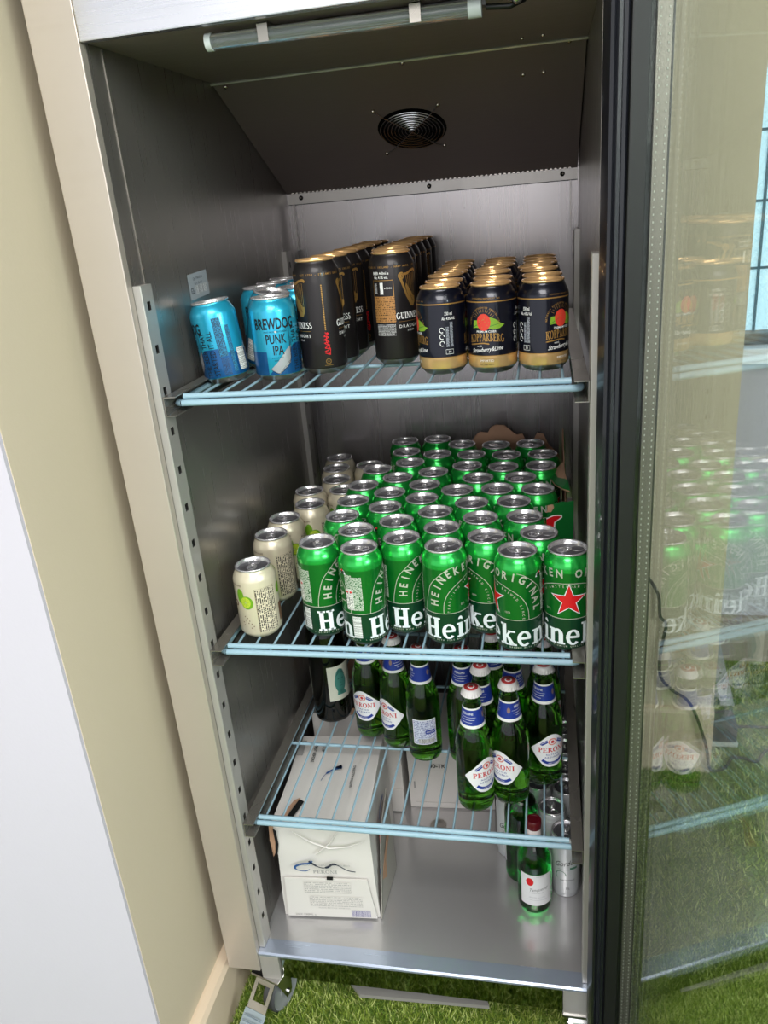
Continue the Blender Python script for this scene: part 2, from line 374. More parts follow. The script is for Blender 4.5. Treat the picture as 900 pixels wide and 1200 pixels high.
# window in the far wall: frame, leaded wired panes, sill
M_wframe = mat('grey_window_frame', (.36, .37, .38), .4); M_sill = painted('white_gloss_sill', (.93, .93, .95), .35, bump=.02)
M_glow = mat('frosted_wired_daylight_glass', (.75, .88, .95), .4); n, l, b = nodes(M_glow)
tc = N(M_glow, 'ShaderNodeTexCoord'); mp = N(M_glow, 'ShaderNodeMapping'); mp.inputs['Rotation'].default_value = (0, PI / 4, 0); l.new(tc.outputs['Object'], mp.inputs[0])
sp = N(M_glow, 'ShaderNodeSeparateXYZ'); l.new(mp.outputs[0], sp.inputs[0])
def grid(o_): return math_node(M_glow, 'LESS_THAN', math_node(M_glow, 'FRACT', math_node(M_glow, 'MULTIPLY', o_, 62)), .14)
g = math_node(M_glow, 'MAXIMUM', grid(sp.outputs[0]), grid(sp.outputs[2]))
mx = N(M_glow, 'ShaderNodeMix', data_type='RGBA'); mx.inputs[6].default_value = (.55, .82, 1.0, 1); mx.inputs[7].default_value = (.34, .62, .80, 1)
l.new(g, mx.inputs[0]); l.new(mx.outputs[2], b.inputs['Emission Color']); b.inputs['Emission Strength'].default_value = .8
wf = bpy.data.objects.new('window_1', None); C.objects.link(wf); wf['kind'] = 'structure'
bm = bmesh.new(); box(bm, (.70, 1.27, .955), (2.3, 1.33, .985), 0, .003); box(bm, (.70, 1.27, 2.2), (2.3, 1.33, 2.24), 0, .003); box(bm, (.70, 1.27, .985), (.735, 1.33, 2.2), 0, .003); box(bm, (2.26, 1.27, .985), (2.3, 1.33, 2.2), 0, .003)
mesh_obj('window_frame', bm, M_wframe, wf)
bm = bmesh.new(); box(bm, (.68, 1.215, .915), (2.4, 1.33, .955), 0, .004); mesh_obj('window_sill', bm, M_sill, wf)
zl_ = [.985, 1.145, 1.305, 1.465, 1.60]; xl_ = [.735, 1.035, 1.355, 1.675, 1.995, 2.26]
for i in range(4):
    for j in range(5):
        bm = bmesh.new(); box(bm, (xl_[j] + .003, 1.300, zl_[i] + .003), (xl_[j + 1] - .003, 1.306, zl_[i + 1] - .003)); mesh_obj('pane', bm, M_glow, wf)
bm = bmesh.new()
for z in zl_[1:4]: box(bm, (.735, 1.294, z - .003), (2.26, 1.306, z + .003))
for x in xl_[1:5]: box(bm, (x - .003, 1.2935, .985), (x + .003, 1.3065, 1.6))
mesh_obj('glazing_bar', bm, mat('lead_bar', (.25, .42, .5), .5), wf)
bm = bmesh.new(); box(bm, (.735, 1.285, 1.60), (2.26, 1.315, 1.65), 0, .003); mesh_obj('transom', bm, M_sill, wf)
M_slat = mat('backlit_white_blind_slat', (.85, .9, .95), .5, emit=(.62, .80, 1.0), estr=.75)
for k in range(20):
    bm = bmesh.new(); z = 1.655 + k * .0272; box(bm, (.738, 1.300, z), (2.258, 1.306, z + .024)); mesh_obj('blind_slat', bm, M_slat, wf)

# things seen through the door glass
bm = bmesh.new()
P = [(.7225, .755, .546), (.7517, .752, .493), (.7578, .75, .439), (.772, .75, .416), (.7636, .75, .35), (.7649, .75, .281), (.7912, .748, .242), (.8364, .742, .206), (.875, .735, .10), (.892, .74, .02), (.93, .76, .012), (.955, .80, .012), (.98, .80, .012), (1.01, .79, .012), (1.05, .84, .012), (1.15, .87, .012)]
PP = []
for i in range(len(P) - 1):
    p0, p1, p2, p3 = [Vector(P[min(max(k, 0), len(P) - 1)]) for k in (i - 1, i, i + 1, i + 2)]
    for k in range(5):
        t = k / 5; PP.append(.5 * (2 * p1 + (p2 - p0) * t + (2 * p0 - 5 * p1 + 4 * p2 - p3) * t * t + (3 * p1 - p0 - 3 * p2 + p3) * t ** 3))
tube(bm, PP, .0038, 8); tag(mesh_obj('power_cable', bm, M_dark, smooth=60), 'black power cable hanging on the beige wall and running over the grass', 'cable')
bm = bmesh.new(); tube(bm, [(.965, .90, .03), (1.02, .93, .012), (1.10, .93, .012), (1.3, .96, .012)], .0035, 8)
tag(mesh_obj('thin_cable', bm, M_dark, smooth=60), 'short dark lead running right from the grey adaptor block', 'cable')
t = thing('power_adaptor', 'dark grey adaptor block with a pale base on the grass by the wall corner', 'adaptor', (.945, .88, .0))
bm = bmesh.new(); box(bm, (-.03, -.035, .022), (.03, .035, .075), 0, .006); mesh_obj('adaptor_body', bm, mat('grey_adaptor_plastic', (.22, .24, .27), .5), t)
bm = bmesh.new(); box(bm, (-.033, -.038, .010), (.033, .038, .022), 0, .003); mesh_obj('adaptor_base', bm, mat('pale_adaptor_base', (.72, .74, .72), .5), t)
t = thing('metal_bracket', 'pale grey perforated metal strip leaning behind the wall corner', 'bracket', (.965, 1.08, .0))
bm = bmesh.new(); slab(bm, [(-.02, .1, .17), (.012, .1, .17), (.04, -.06, .012), (.005, -.06, .012)], (0, .004, .004)); mesh_obj('bracket_strip', bm, mat('grey_bracket_metal', (.55, .56, .56), .4, .3), t)
bm = bmesh.new()
for k in range(4):
    f = .2 + .2 * k; x = -.006 + .03 * f; y = .1 - .16 * f; z = .17 - .158 * f; box(bm, (x - .003, y - .004, z - .001), (x + .003, y + .001, z + .004))
mesh_obj('bracket_hole', bm, M_black, t)

# ================================================================== REFRIGERATOR
W = .5658; ZB = .125; ZT = 1.567; D = .699; ZF = .168
fr = thing('display_refrigerator', 'upright stainless steel bottle cooler with its glass door standing open', 'refrigerator', (0, 0, 0))
def part(name, bm, m, smooth=None, parent=None, label=None, loc=None):
    o = mesh_obj(name, bm, m, parent or fr, smooth, loc)
    if label: o['label'] = label
    return o
# outer cabinet (insulated walls)
bm = bmesh.new(); box(bm, (-.0600, .012, ZB), (-.012, .752, 1.84)); part('cabinet_side', bm, M_frame)
bm = bmesh.new(); box(bm, (W + .012, .012, ZB), (W + .0600, .752, 1.84)); part('cabinet_side', bm, M_frame)
bm = bmesh.new(); box(bm, (-.06, D + .006, ZB), (W + .06, .752, 1.84)); part('cabinet_back', bm, M_frame)
bm = bmesh.new(); box(bm, (-.06, .012, ZT + .02), (W + .06, D + .006, 1.84)); part('cabinet_top', bm, M_frame)
bm = bmesh.new(); box(bm, (-.012, .055, ZB), (W + .012, D + .006, ZF - .008)); part('cabinet_base', bm, M_frame)
# front frame
bm = bmesh.new(); box(bm, (-.0600, -.001, ZB), (0, .0119, 1.84), 0, .0015); part('front_stile', bm, M_frame)
bm = bmesh.new(); box(bm, (W, -.001, ZB), (W + .06, .0119, 1.84), 0, .0015); part('front_stile', bm, M_frame)
bm = bmesh.new(); box(bm, (.0004, -.0012, ZT), (W - .0004, .0119, 1.84), 0, .0015)
part('head_panel', bm, steel('bright_head_panel', (.90, .90, .91), .28, (1.5, 50, 50)), label='bright steel panel above the opening')
# liner
bm = bmesh.new(); box(bm, (-.0115, .012, ZF - .008), (0, D, ZT + .019)); part('liner_wall', bm, M_liner)
bm = bmesh.new(); box(bm, (W, .012, ZF - .008), (W + .0115, D, ZT + .019)); part('liner_wall', bm, M_liner)
bm = bmesh.new(); box(bm, (0, D, ZF - .008), (W, D + .0058, ZT)); part('liner_back', bm, M_back)
bm = bmesh.new(); box(bm, (.0004, .012, ZT + .001), (W - .0004, D, ZT + .019)); part('liner_ceiling', bm, M_duct)
bm = bmesh.new(); box(bm, (.0004, .0318, ZF - .0075), (W - .0004, D, ZF)); part('liner_floor', bm, M_floor, label='shiny steel floor of the cooler')
bm = bmesh.new()
for (r0, r1) in ((.0, .009),):
    pass
# drain hole
bm = bmesh.new(); lathe(bm, [(.016, 0), (.017, .0012), (.011, .0012), (.010, -.0), (0, .0002)], 24); part('drain', bm, [M_liner], 60, loc=(.2795, .335, ZF + .0002))
# vertical seams on the liner walls (folded joints)
bm = bmesh.new()
for y in (.045,): box(bm, (-.0002, y, ZF), (.0012, y + .004, ZT)); box(bm, (W - .0012, y, ZF), (W + .0002, y + .004, ZT))
part('liner_seam', bm, M_rail)
# sill lip
bm = bmesh.new(); prof = [(.0315, ZF + .0004), (.004, ZF - .0004), (.0012, ZF - .003), (.0012, ZF - .007), (.006, ZF - .0095), (.0315, ZF - .0095)]
a = [bm.verts.new((.0006, y, z)) for y, z in prof]; b_ = [bm.verts.new((W - .0006, y, z)) for y, z in prof]
for i in range(6): bm.faces.new((a[i], a[(i + 1) % 6], b_[(i + 1) % 6], b_[i]))
bm.faces.new(a); bm.faces.new(b_[::-1]); bmesh.ops.recalc_face_normals(bm, faces=bm.faces)
part('sill_lip', bm, M_lip, label='steel lip along the bottom of the opening, coloured with a blue sky reflection')
bm = bmesh.new(); box(bm, (.036, .010, .103), (W - .042, .016, ZF - .0096)); part('base_panel', bm, M_mirror, label='mirror-bright panel under the lip, reflecting the grass')
for x0, x1 in ((.0, .0355), (W - .0415, W)):
    bm = bmesh.new(); box(bm, (x0 + .0005, .003, .1035), (x1, .050, ZF - .0097), 0, .001); part('corner_bracket', bm, M_post)
bm = bmesh.new(); box(bm, (-.06, .017, .105), (W + .06, .75, ZB - .0004)); part('underframe', bm, M_dark)
# posts with square slots
def post(x0, side, y0):
    """slotted shelf post; side +1: slots face +x. y0 front face"""
    zb, zt = ZF + .001, 1.3027; d = .0104; wy = .030
    pitch, z0 = .0551, .6448 + .632; hs = .0055; yc = y0 + .0145
    bm = bmesh.new(); xi = x0 + side * d
    zc = [z0 - pitch * i for i in range(20)]; zc = [z for z in zc if z - hs > zb + .004]
    # slotted face as strips around the holes
    zs_ = [zt]
    for z in zc: zs_ += [z + hs, z - hs]
    zs_.append(zb)
    ya, yb = yc - .0043, yc + .0043
    def face(y_a, y_b, za, zb2): quad(bm, [(xi, y_a, za), (xi, y_b, za), (xi, y_b, zb2), (xi, y_a, zb2)])
    for i in range(len(zs_) - 1):
        if i % 2 == 0: face(y0 + .001, y0 + wy, zs_[i], zs_[i + 1])
        else: face(y0 + .001, ya, zs_[i], zs_[i + 1]); face(yb, y0 + wy, zs_[i], zs_[i + 1])
    quad(bm, [(x0, y0, zt), (xi - side * .001, y0, zt), (xi - side * .001, y0, zb), (x0, y0, zb)])
    quad(bm, [(xi - side * .001, y0, zt), (xi, y0 + .001, zt), (xi, y0 + .001, zb), (xi - side * .001, y0, zb)])
    quad(bm, [(x0, y0 + wy, zt), (xi, y0 + wy, zt), (xi, y0 + wy, zb), (x0, y0 + wy, zb)])
    quad(bm, [(x0, y0, zt), (x0, y0 + wy, zt), (xi, y0 + wy, zt), (xi, y0 + .001, zt), (xi - side * .001, y0, zt)])
    p = part('shelf_post', bm, M_post)
    bm = bmesh.new(); box(bm, (min(x0 + side * .001, x0 + side * .003), y0 + .004, zb + .002), (max(x0 + side * .001, x0 + side * .003), y0 + wy - .003, zt - .003))
    part('slot_backing', bm, M_black, parent=p)
post(0, 1, .0125); post(W, -1, .0125); post(0, 1, .619); post(W, -1, .619)
for (x, y, z) in ((.0003, .052, 1.283), (.0003, .055, .80), (.0003, .056, .50)):
    bm = bmesh.new(); bmesh.ops.create_uvsphere(bm, u_segments=10, v_segments=6, radius=.0022); part('rivet', bm, M_screw, 60, loc=(x, y, z))
# evaporator duct panel (sloping) and fan
ya, za, yb, zb_ = .376, 1.5675, D - .001, 1.4065
ds = Vector((0, yb - ya, zb_ - za)); L = ds.length; ds.normalize(); dn = Vector((0, ds.z, -ds.y))  # towards the camera, down
def onduct(x, y, out=0.):
    f = (y - ya) / (yb - ya); return Vector((x, y, za + (zb_ - za) * f)) + dn * out
FAN = (.2851, .5364); FR = .0585
bm = bmesh.new(); fc = onduct(*FAN); nn = 40
ring = [bm.verts.new(fc + Vector((1, 0, 0)) * FR * math.cos(2 * PI * k / nn) + ds * FR * math.sin(2 * PI * k / nn)) for k in range(nn)]
cor = []
for k in range(nn):
    c, s_ = math.cos(2 * PI * k / nn), math.sin(2 * PI * k / nn); m_ = max(abs(c), abs(s_)); cor.append(bm.verts.new(fc + (Vector((1, 0, 0)) * c + ds * s_) * (.085 / m_)))
for k in range(nn): bm.faces.new((ring[k], ring[(k + 1) % nn], cor[(k + 1) % nn], cor[k]))
A = [onduct(0.001, ya), onduct(W - .002, ya), onduct(W - .002, yb), onduct(0.001, yb)]
sq = [fc + Vector((sx * .085, 0, 0)) + ds * sy * .085 for sx, sy in ((-1, -1), (1, -1), (1, 1), (-1, 1))]
for i in range(4): bm.faces.new([bm.verts.new(p) for p in (A[i], A[(i + 1) % 4], sq[(i + 1) % 4], sq[i])])
bmesh.ops.remove_doubles(bm, verts=bm.verts, dist=1e-5)
part('duct_panel', bm, M_duct, label='dark sloping fan panel under the ceiling')
bm = bmesh.new(); quad(bm, [onduct(0.0, ya, -.03), onduct(W, ya, -.03), onduct(W, yb, -.03), onduct(0, yb, -.03)])
part('duct_inside', bm, M_black)
bm = bmesh.new(); tube(bm, [onduct(.0, ya, .002), onduct(W, ya, .002)], .0022, 6); part('duct_edge', bm, M_post)
fan = bpy.data.objects.new('fan_grille', None); C.objects.link(fan); fan.parent = fr; fan['label'] = 'round wire grille over the black fan'
def ringtube(bm, c, r, rr, nseg=48):
    tube(bm, [c + Vector((1, 0, 0)) * r * math.cos(2 * PI * k / nseg) + ds * r * math.sin(2 * PI * k / nseg) for k in range(nseg + 1)], rr, 5, False)
for r in (.0055, .0115, .0175, .0235, .0295, .0355, .0415, .0475, .0535):
    bm = bmesh.new(); ringtube(bm, onduct(*FAN, .004), r, .0010); mesh_obj('wire_ring', bm, M_chrome, fan, 60)
for (bx, by) in ((.2314, .4788), (.3375, .4802), (.2283, .5944), (.333, .5872)):
    bm = bmesh.new(); tube(bm, [onduct(*FAN, .006), onduct((bx * 3 + FAN[0]) / 4, (by * 3 + FAN[1]) / 4, .006), onduct(bx, by, .002)], .0010, 6); mesh_obj('grille_arm', bm, M_chrome, fan, 60)
    bm = bmesh.new(); bmesh.ops.create_uvsphere(bm, u_segments=10, v_segments=6, radius=.0036); mesh_obj('grille_bolt', bm, M_screw, fan, 60, loc=onduct(bx, by, .002))
M_fan = mat('fan_black', (.02, .02, .02), .8, spec=.2)
bm = bmesh.new(); tube(bm, [onduct(*FAN, -.020), onduct(*FAN, -.008)], .018, 20); part('fan_hub', bm, M_fan, parent=fan)
for k in range(7):
    bm = bmesh.new(); a0 = 2 * PI * k / 7; p = onduct(*FAN, -.015); X = Vector((1, 0, 0))
    slab(bm, [p + (X * math.cos(a0 + q) + ds * math.sin(a0 + q)) * r + dn * o_ for q, r, o_ in ((0, .017, 0), (.12, .054, -.004), (.7, .054, .004), (.45, .017, .002))], dn * .0012); mesh_obj('fan_blade', bm, M_fan, fan)
for (x, y) in ((.4738, .4359), (.504, .4357), (.02, .385), (.30, .381), (.54, .379)):
    bm = bmesh.new(); bmesh.ops.create_uvsphere(bm, u_segments=10, v_segments=6, radius=.0036); part('screw', bm, M_screw, 60, loc=onduct(x, y, .001))
for (x, y) in ((.4755, .325), (.5035, .32)):
    bm = bmesh.new(); bmesh.ops.create_uvsphere(bm, u_segments=10, v_segments=6, radius=.003); part('screw', bm, M_screw, 60, loc=(x, y, ZT))
bm = bmesh.new(); box(bm, (.002, D - .0022, 1.3865), (W - .002, D - .0002, 1.4058)); part('back_flange', bm, M_post, label='pale screwed strip across the top of the back wall')
bm = bmesh.new(); box(bm, (.002, D - .0032, 1.3855), (W - .002, D - .0003, 1.3868)); part('flange_fold', bm, M_dark)
for k in range(70):
    pass
bm = bmesh.new()
for k in range(64): box(bm, (.012 + k * .0085, D - .006, 1.4062), (.0165 + k * .0085, D - .001, 1.4085))
o = part('flange_stitch', bm, M_rail); o['kind'] = 'stuff'
for x in (.0295, .2867, .5366):
    bm = bmesh.new(); bmesh.ops.create_uvsphere(bm, u_segments=12, v_segments=8, radius=.0045); part('flange_screw', bm, M_dark, 60, loc=(x, D - .0025, 1.398))
    bm = bmesh.new(); bmesh.ops.create_uvsphere(bm, u_segments=8, v_segments=6, radius=.0018); part('screw_head', bm, M_screw, 60, loc=(x + .0008, D - .0062, 1.398))
# vertical bright folds in the rear corners
for x in (.0145, W - .0145):
    bm = bmesh.new(); box(bm, (x - .0008, D - .012, 1.30), (x + .0008, D - .0004, 1.386)); part('corner_fold', bm, M_post)
# light tube
lt = bpy.data.objects.new('light_fitting', None); C.objects.link(lt); lt.parent = fr; lt['label'] = 'unlit clear tube light clipped under the ceiling'
ta, tb = Vector((.141, .030, 1.5555)), Vector((.437, .042, 1.5555))
M_clear = mat('clear_ribbed_plastic', (.90, .93, .93), .12, 0, trans=.85)
bm = bmesh.new(); tube(bm, [ta, tb], .0083, 16); mesh_obj('light_tube', bm, M_clear, lt, 60)
bm = bmesh.new(); tube(bm, [ta + Vector((.004, -.0005, .001)), tb - Vector((.004, 0, -.001))], .0035, 6); part('lamp_strip', bm, mat('lamp_strip_grey', (.55, .56, .56), .4), parent=lt)
for p, q in ((ta - Vector((.004, 0, 0)), ta + Vector((.003, 0, 0))), (tb - Vector((.010, 0, 0)), tb + Vector((.004, 0, 0)))):
    bm = bmesh.new(); tube(bm, [p, q], .0092, 16); mesh_obj('end_cap', bm, mat('pale_cap_plastic', (.82, .84, .84), .35), lt, 60)
bm = bmesh.new(); box(bm, (.133, .050, 1.559), (.445, .064, 1.5672), 0, .001); mesh_obj('base_rail', bm, mat('grey_light_rail', (.40, .40, .40), .4, .6), lt)
for x in (.205, .372):
    bm = bmesh.new(); y = .030 + (x - .141) * .0405
    box(bm, (x - .006, y - .0098, 1.548), (x + .006, y - .0088, 1.5668)); box(bm, (x - .006, y - .0098, 1.5655), (x + .006, .066, 1.5672)); box(bm, (x - .006, .0645, 1.556), (x + .006, .0655, 1.567))
    mesh_obj('mounting_clip', bm, M_rail, lt)
bm = bmesh.new(); tube(bm, [(.446, .045, 1.556), (.470, .040, 1.553), (.485, .048, 1.559), (.487, .06, 1.566)], .003, 8); mesh_obj('light_cable', bm, M_dark, lt, 60)
bm = bmesh.new(); bmesh.ops.create_uvsphere(bm, u_segments=10, v_segments=8, radius=.006); mesh_obj('cable_clip', bm, M_chrome, lt, 60, loc=(.478, .036, 1.559))
# price sticker on the left liner wall
ink = Ink(); st = [M_white, M_ink]
ink.rect(0, 0, .070, .036, 0); ink.rect(.022, .006, .064, .018, 1, 1)
ink.text('Qty: MAXSUN', .035, .0265, .004, 2, 1); ink.text('NL 4  Gu1sa9', .035, .0195, .0035, 2, 1); ink.text('G5', .011, .008, .009, 2, 1, sx=.7, bold=.02)
bmx = ink.bm
for v in bmx.verts: v.co = Vector((.0006 - v.co.y * .5, v.co.x, v.co.z + (.07 - v.co.x) * .0))
M_bar = fineprint('barcode_print', (.9, .9, .9), (.04, .04, .05), 60, 1, .5, False, duty=2)
part('price_sticker', bmx, [mat('sticker_paper', (.60, .62, .64), .6), M_bar, M_ink], loc=(.0, .1750, 1.265)).rotation_euler = (.04, 0, 0)

# ---- door: local frame, s along the door from the hinge, t outward (away from the camera side)
phi = math.radians(102.5); ud = Vector((-math.cos(phi), -math.sin(phi), 0)); td = Vector((math.sin(phi), -math.cos(phi), 0))
door = bpy.data.objects.new('door', None); C.objects.link(door); door.parent = fr; door['label'] = 'double glazed door with black edge, opened towards the viewer'
org = Vector((.6005, -.0650, 0))
door.location = org; door.rotation_euler = (0, 0, math.atan2(ud.y, ud.x))
# in door space: +x = along door (ud), +y = left of it -> compute side
side = 1 if Vector((-ud.y, ud.x, 0)).dot(td) > 0 else -1
ZD0, ZD1 = .060, 1.86; LD = .66
def dbox(name, s0, s1, t0, t1, z0, z1, m, bev=0., parent=None):
    bm = bmesh.new(); a, b = sorted((t0 * side, t1 * side)); box(bm, (s0, a, z0), (s1, b, z1), 0, bev); return mesh_obj(name, bm, m, parent or door)
# inner face plane t=0 is inner pane face (fridge side); gasket/frame project to negative t
dbox('door_frame', -.030, .004, -.0185, -.0012, ZD0, ZD1, M_dframe, .0015)
dbox('door_frame', -.032, -.001, -.0010, .0228, ZD0, ZD1, M_dframe, .0015)
dbox('door_frame', LD, LD + .03, -.018, .0235, ZD0, ZD1, M_dframe, .0015)
dbox('door_frame', -.001, LD, -.018, .0235, ZD0 - .03, ZD0, M_dframe, .0015)
dbox('door_frame', -.001, LD, -.018, .0235, ZD1, ZD1 + .03, M_dframe, .0015)
bm = bmesh.new()
prof = [(-.026, .0186), (.000, .0186), (.002, .0215), (.0005, .0245), (.003, .0265), (.003, .030), (.000, .0318), (.002, .0340), (-.001, .0365), (-.012, .0372), (-.026, .0365)]
a = [bm.verts.new((s, -t_ * side, ZD0 + .02)) for s, t_ in prof]; b_ = [bm.verts.new((s, -t_ * side, ZD1 - .02)) for s, t_ in prof]
for i in range(len(prof)): bm.faces.new((a[i], a[(i + 1) % len(prof)], b_[(i + 1) % len(prof)], b_[i]))
bm.faces.new(a); bm.faces.new(b_[::-1]); bmesh.ops.recalc_face_normals(bm, faces=bm.faces)
mesh_obj('door_gasket', bm, M_gask, door, 30)
sp_ = dbox('glazing_spacer', .0005, .0035, .0045, .0185, ZD0, ZD1, M_spacer)
bm = bmesh.new()
for t_ in (.0075, .0155):
    for k in range(257):
        z = ZD0 + .006 + k * .007; box(bm, (.0034, min(t_ * side - .0006, t_ * side + .0006), z), (.0040, max(t_ * side - .0006, t_ * side + .0006), z + .0018))
o = mesh_obj('spacer_perforation', bm, mat('pale_perforation', (.85, .84, .80), .5), sp_); o['kind'] = 'stuff'
M_pane = bpy.data.materials.new('clear_pane_glass'); M_pane.use_nodes = True
nt = M_pane.node_tree; nt.nodes.remove(nt.nodes['Principled BSDF']); out = nt.nodes['Material Output']
tr = nt.nodes.new('ShaderNodeBsdfTransparent'); tr.inputs[0].default_value = (.93, .955, .935, 1)
gl = nt.nodes.new('ShaderNodeBsdfGlossy'); gl.inputs['Roughness'].default_value = .0; gl.inputs[0].default_value = (1, 1, 1, 1)
fz = nt.nodes.new('ShaderNodeFresnel'); ge = nt.nodes.new('ShaderNodeNewGeometry'); mr = nt.nodes.new('ShaderNodeMapRange')
mr.inputs[3].default_value = 1.62; mr.inputs[4].default_value = 1 / 1.62; nt.links.new(ge.outputs['Backfacing'], mr.inputs[0]); nt.links.new(mr.outputs[0], fz.inputs[0])
ms = nt.nodes.new('ShaderNodeMixShader'); nt.links.new(fz.outputs[0], ms.inputs[0]); nt.links.new(tr.outputs[0], ms.inputs[1]); nt.links.new(gl.outputs[0], ms.inputs[2]); nt.links.new(ms.outputs[0], out.inputs[0])
dbox('glass_pane', .0, LD, .0, .004, ZD0, ZD1, M_pane)
dbox('glass_pane', .0, LD, .0185, .0225, ZD0, ZD1, M_pane)

# ---- castors
M_tyre = mat('grey_castor_tyre', (.30, .30, .31), .5)
def castor(x, y, rot, brake):
    c = bpy.data.objects.new('castor', None); C.objects.link(c); c.parent = fr; c.location = (x, y, 0); c.rotation_euler = (0, 0, rot)
    bm = bmesh.new(); box(bm, (-.030, -.030, .099), (.030, .030, .1045), 0, .001); lathe(bm, [(.022, .09), (.024, .099)], 20); mesh_obj('castor_plate', bm, M_chrome, c)
    bm = bmesh.new()
    for sx in (-1, 1): slab(bm, [(sx * .0165, -.024, .094), (sx * .0165, .020, .094), (sx * .0165, .016, .036), (sx * .0165, .0, .030)], (sx * .0025, 0, 0))
    box(bm, (-.019, -.024, .090), (.019, .022, .0945)); mesh_obj('castor_fork', bm, M_chrome, c)
    bm = bmesh.new(); pr = [(.0, -.0125), (.012, -.0125), (.013, -.010), (.030, -.010), (.036, -.0125), (.0395, -.009), (.040, 0), (.0395, .009), (.036, .0125), (.030, .010), (.013, .010), (.012, .0125), (0, .0125)]
    lathe(bm, pr, 32, [1, 1, 1, 1, 0, 0, 0, 0, 1, 1, 1, 1]); bmesh.ops.rotate(bm, verts=bm.verts, cent=(0, 0, 0), matrix=Matrix.Rotation(PI / 2, 3, 'Y')); bmesh.ops.translate(bm, verts=bm.verts, vec=(0, .006, .0405))
    mesh_obj('wheel', bm, [M_tyre, mat('grey_wheel_hub', (.55, .56, .56), .4)], c, 40)
    bm = bmesh.new(); tube(bm, [(-.022, .006, .0405), (.022, .006, .0405)], .005, 8); mesh_obj('axle', bm, M_chrome, c, 60)
    if brake:
        bm = bmesh.new()
        for a_, b2 in (((-.020, -.024, .098), (-.013, -.066, .060)), ((.013, -.024, .098), (.020, -.066, .060))):
            slab(bm, [a_, (b2[0], a_[1], a_[2]), (b2[0], b2[1], b2[2]), (a_[0], b2[1], b2[2])], (0, .0015, .003))
        slab(bm, [(-.020, -.024, .098), (.020, -.024, .098), (.020, -.033, .0895), (-.020, -.033, .0895)], (0, .0015, .003))
        slab(bm, [(-.020, -.056, .0695), (.020, -.056, .0695), (.020, -.066, .060), (-.020, -.066, .060)], (0, .0015, .003))
        mesh_obj('brake_lever', bm, M_chrome, c)
        bm = bmesh.new(); slab(bm, [(-.022, -.067, .060), (.022, -.067, .060), (.022, -.102, .034), (-.022, -.102, .034)], (0, .002, .004))
        for k in range(4): y_ = -.074 - k * .007; z_ = .060 - (k + 1) * .0053; box(bm, (-.018, y_ - .001, z_ + .002), (.018, y_ + .001, z_ + .0065))
        mesh_obj('brake_pedal', bm, mat('pale_blue_zinc', (.66, .72, .76), .35, .5), c)
castor(.012, .030, -.30, True); castor(W - .012, .030, .0, True); castor(0, .68, 0, False); castor(W, .68, 0, False)
bm = bmesh.new(); slab(bm, [(.139, .070, .018), (.16, .050, .018), (.397, .058, .018), (.389, .080, .018)], (0, 0, .008))
tag(mesh_obj('metal_strip', bm, M_post), 'thin pale metal strip lying on the grass under the cooler', 'strip')

# ================================================================== SHELVES
ZS = [.5161 + .632, .1306 + .632, -.1999 + .632]      # front bar centre heights
lv = ['top', 'middle', 'bottom']
for i, z in enumerate(ZS):
    s = thing('wire_shelf', 'pale blue coated wire shelf, %s of three in the cooler' % ('topmost' if i == 0 else 'second from the top' if i == 1 else 'lowest'), 'shelf', (0, 0, z), 0, 'wire shelves in the cooler')
    x0, x1, yf, yb2 = .0195, .5465, .0353, .655
    bm = bmesh.new(); r = .0045
    loop = [(x0 + .008, yf), (x1 - .008, yf), (x1 - .002, yf + .002), (x1, yf + .010), (x1, yb2 - .01), (x1 - .003, yb2 - .003), (x1 - .01, yb2), (x0 + .01, yb2), (x0 + .003, yb2 - .003), (x0, yb2 - .01), (x0, yf + .010), (x0 + .002, yf + .002), (x0 + .008, yf)]
    tube(bm, [(a, b, -.0005) for a, b in loop], r, 8, False); mesh_obj('shelf_frame', bm, M_wire, s, 60)
    bm = bmesh.new(); tube(bm, [(x0 + .010, yf + .0045, .0078), (x1 - .012, yf + .0045, .0078)], .0040, 8); mesh_obj('front_bar', bm, M_wire, s, 60)
    for yb_ in (.246, .45):
        bm = bmesh.new(); tube(bm, [(x0, yb_, -.0035), (x1, yb_, -.0035)], .0030, 8); mesh_obj('cross_bar', bm, M_wire, s, 60)
    for k in range(18):
        x = .0385 + .02865 * k; bm = bmesh.new(); tube(bm, [(x, yf + .002, .0015), (x, yb2, .0015)], .0019, 6); mesh_obj('shelf_wire', bm, M_wire, s, 60)
    for sd in (0, 1):
        xx = .0112 if sd == 0 else W - .0112; g = 1 if sd == 0 else -1
        bm = bmesh.new(); t_ = .0011; wd = .0165; ya_, yb_ = .0150, .640
        z1, z0 = .0125, -.0135
        def bx(xa, xb, za2, zb3, yy0=ya_, yy1=yb_): box(bm, (min(xa, xb), yy0, za2), (max(xa, xb), yy1, zb3))
        bx(xx, xx + g * t_, z0, z1)                        # web against the posts
        bx(xx + g * t_, xx + g * (wd + .001), z1 - t_, z1)    # upper flange
        bx(xx + g * t_, xx + g * wd, z0, z0 + t_)          # lower flange carrying the shelf
        o = mesh_obj('shelf_rail', bm, M_rail); o.location = (0, 0, z)
        tag(o, 'steel channel rail holding the %s side of the %s wire shelf' % ('left' if sd == 0 else 'right', lv[i]), 'rail', 'shelf rails')

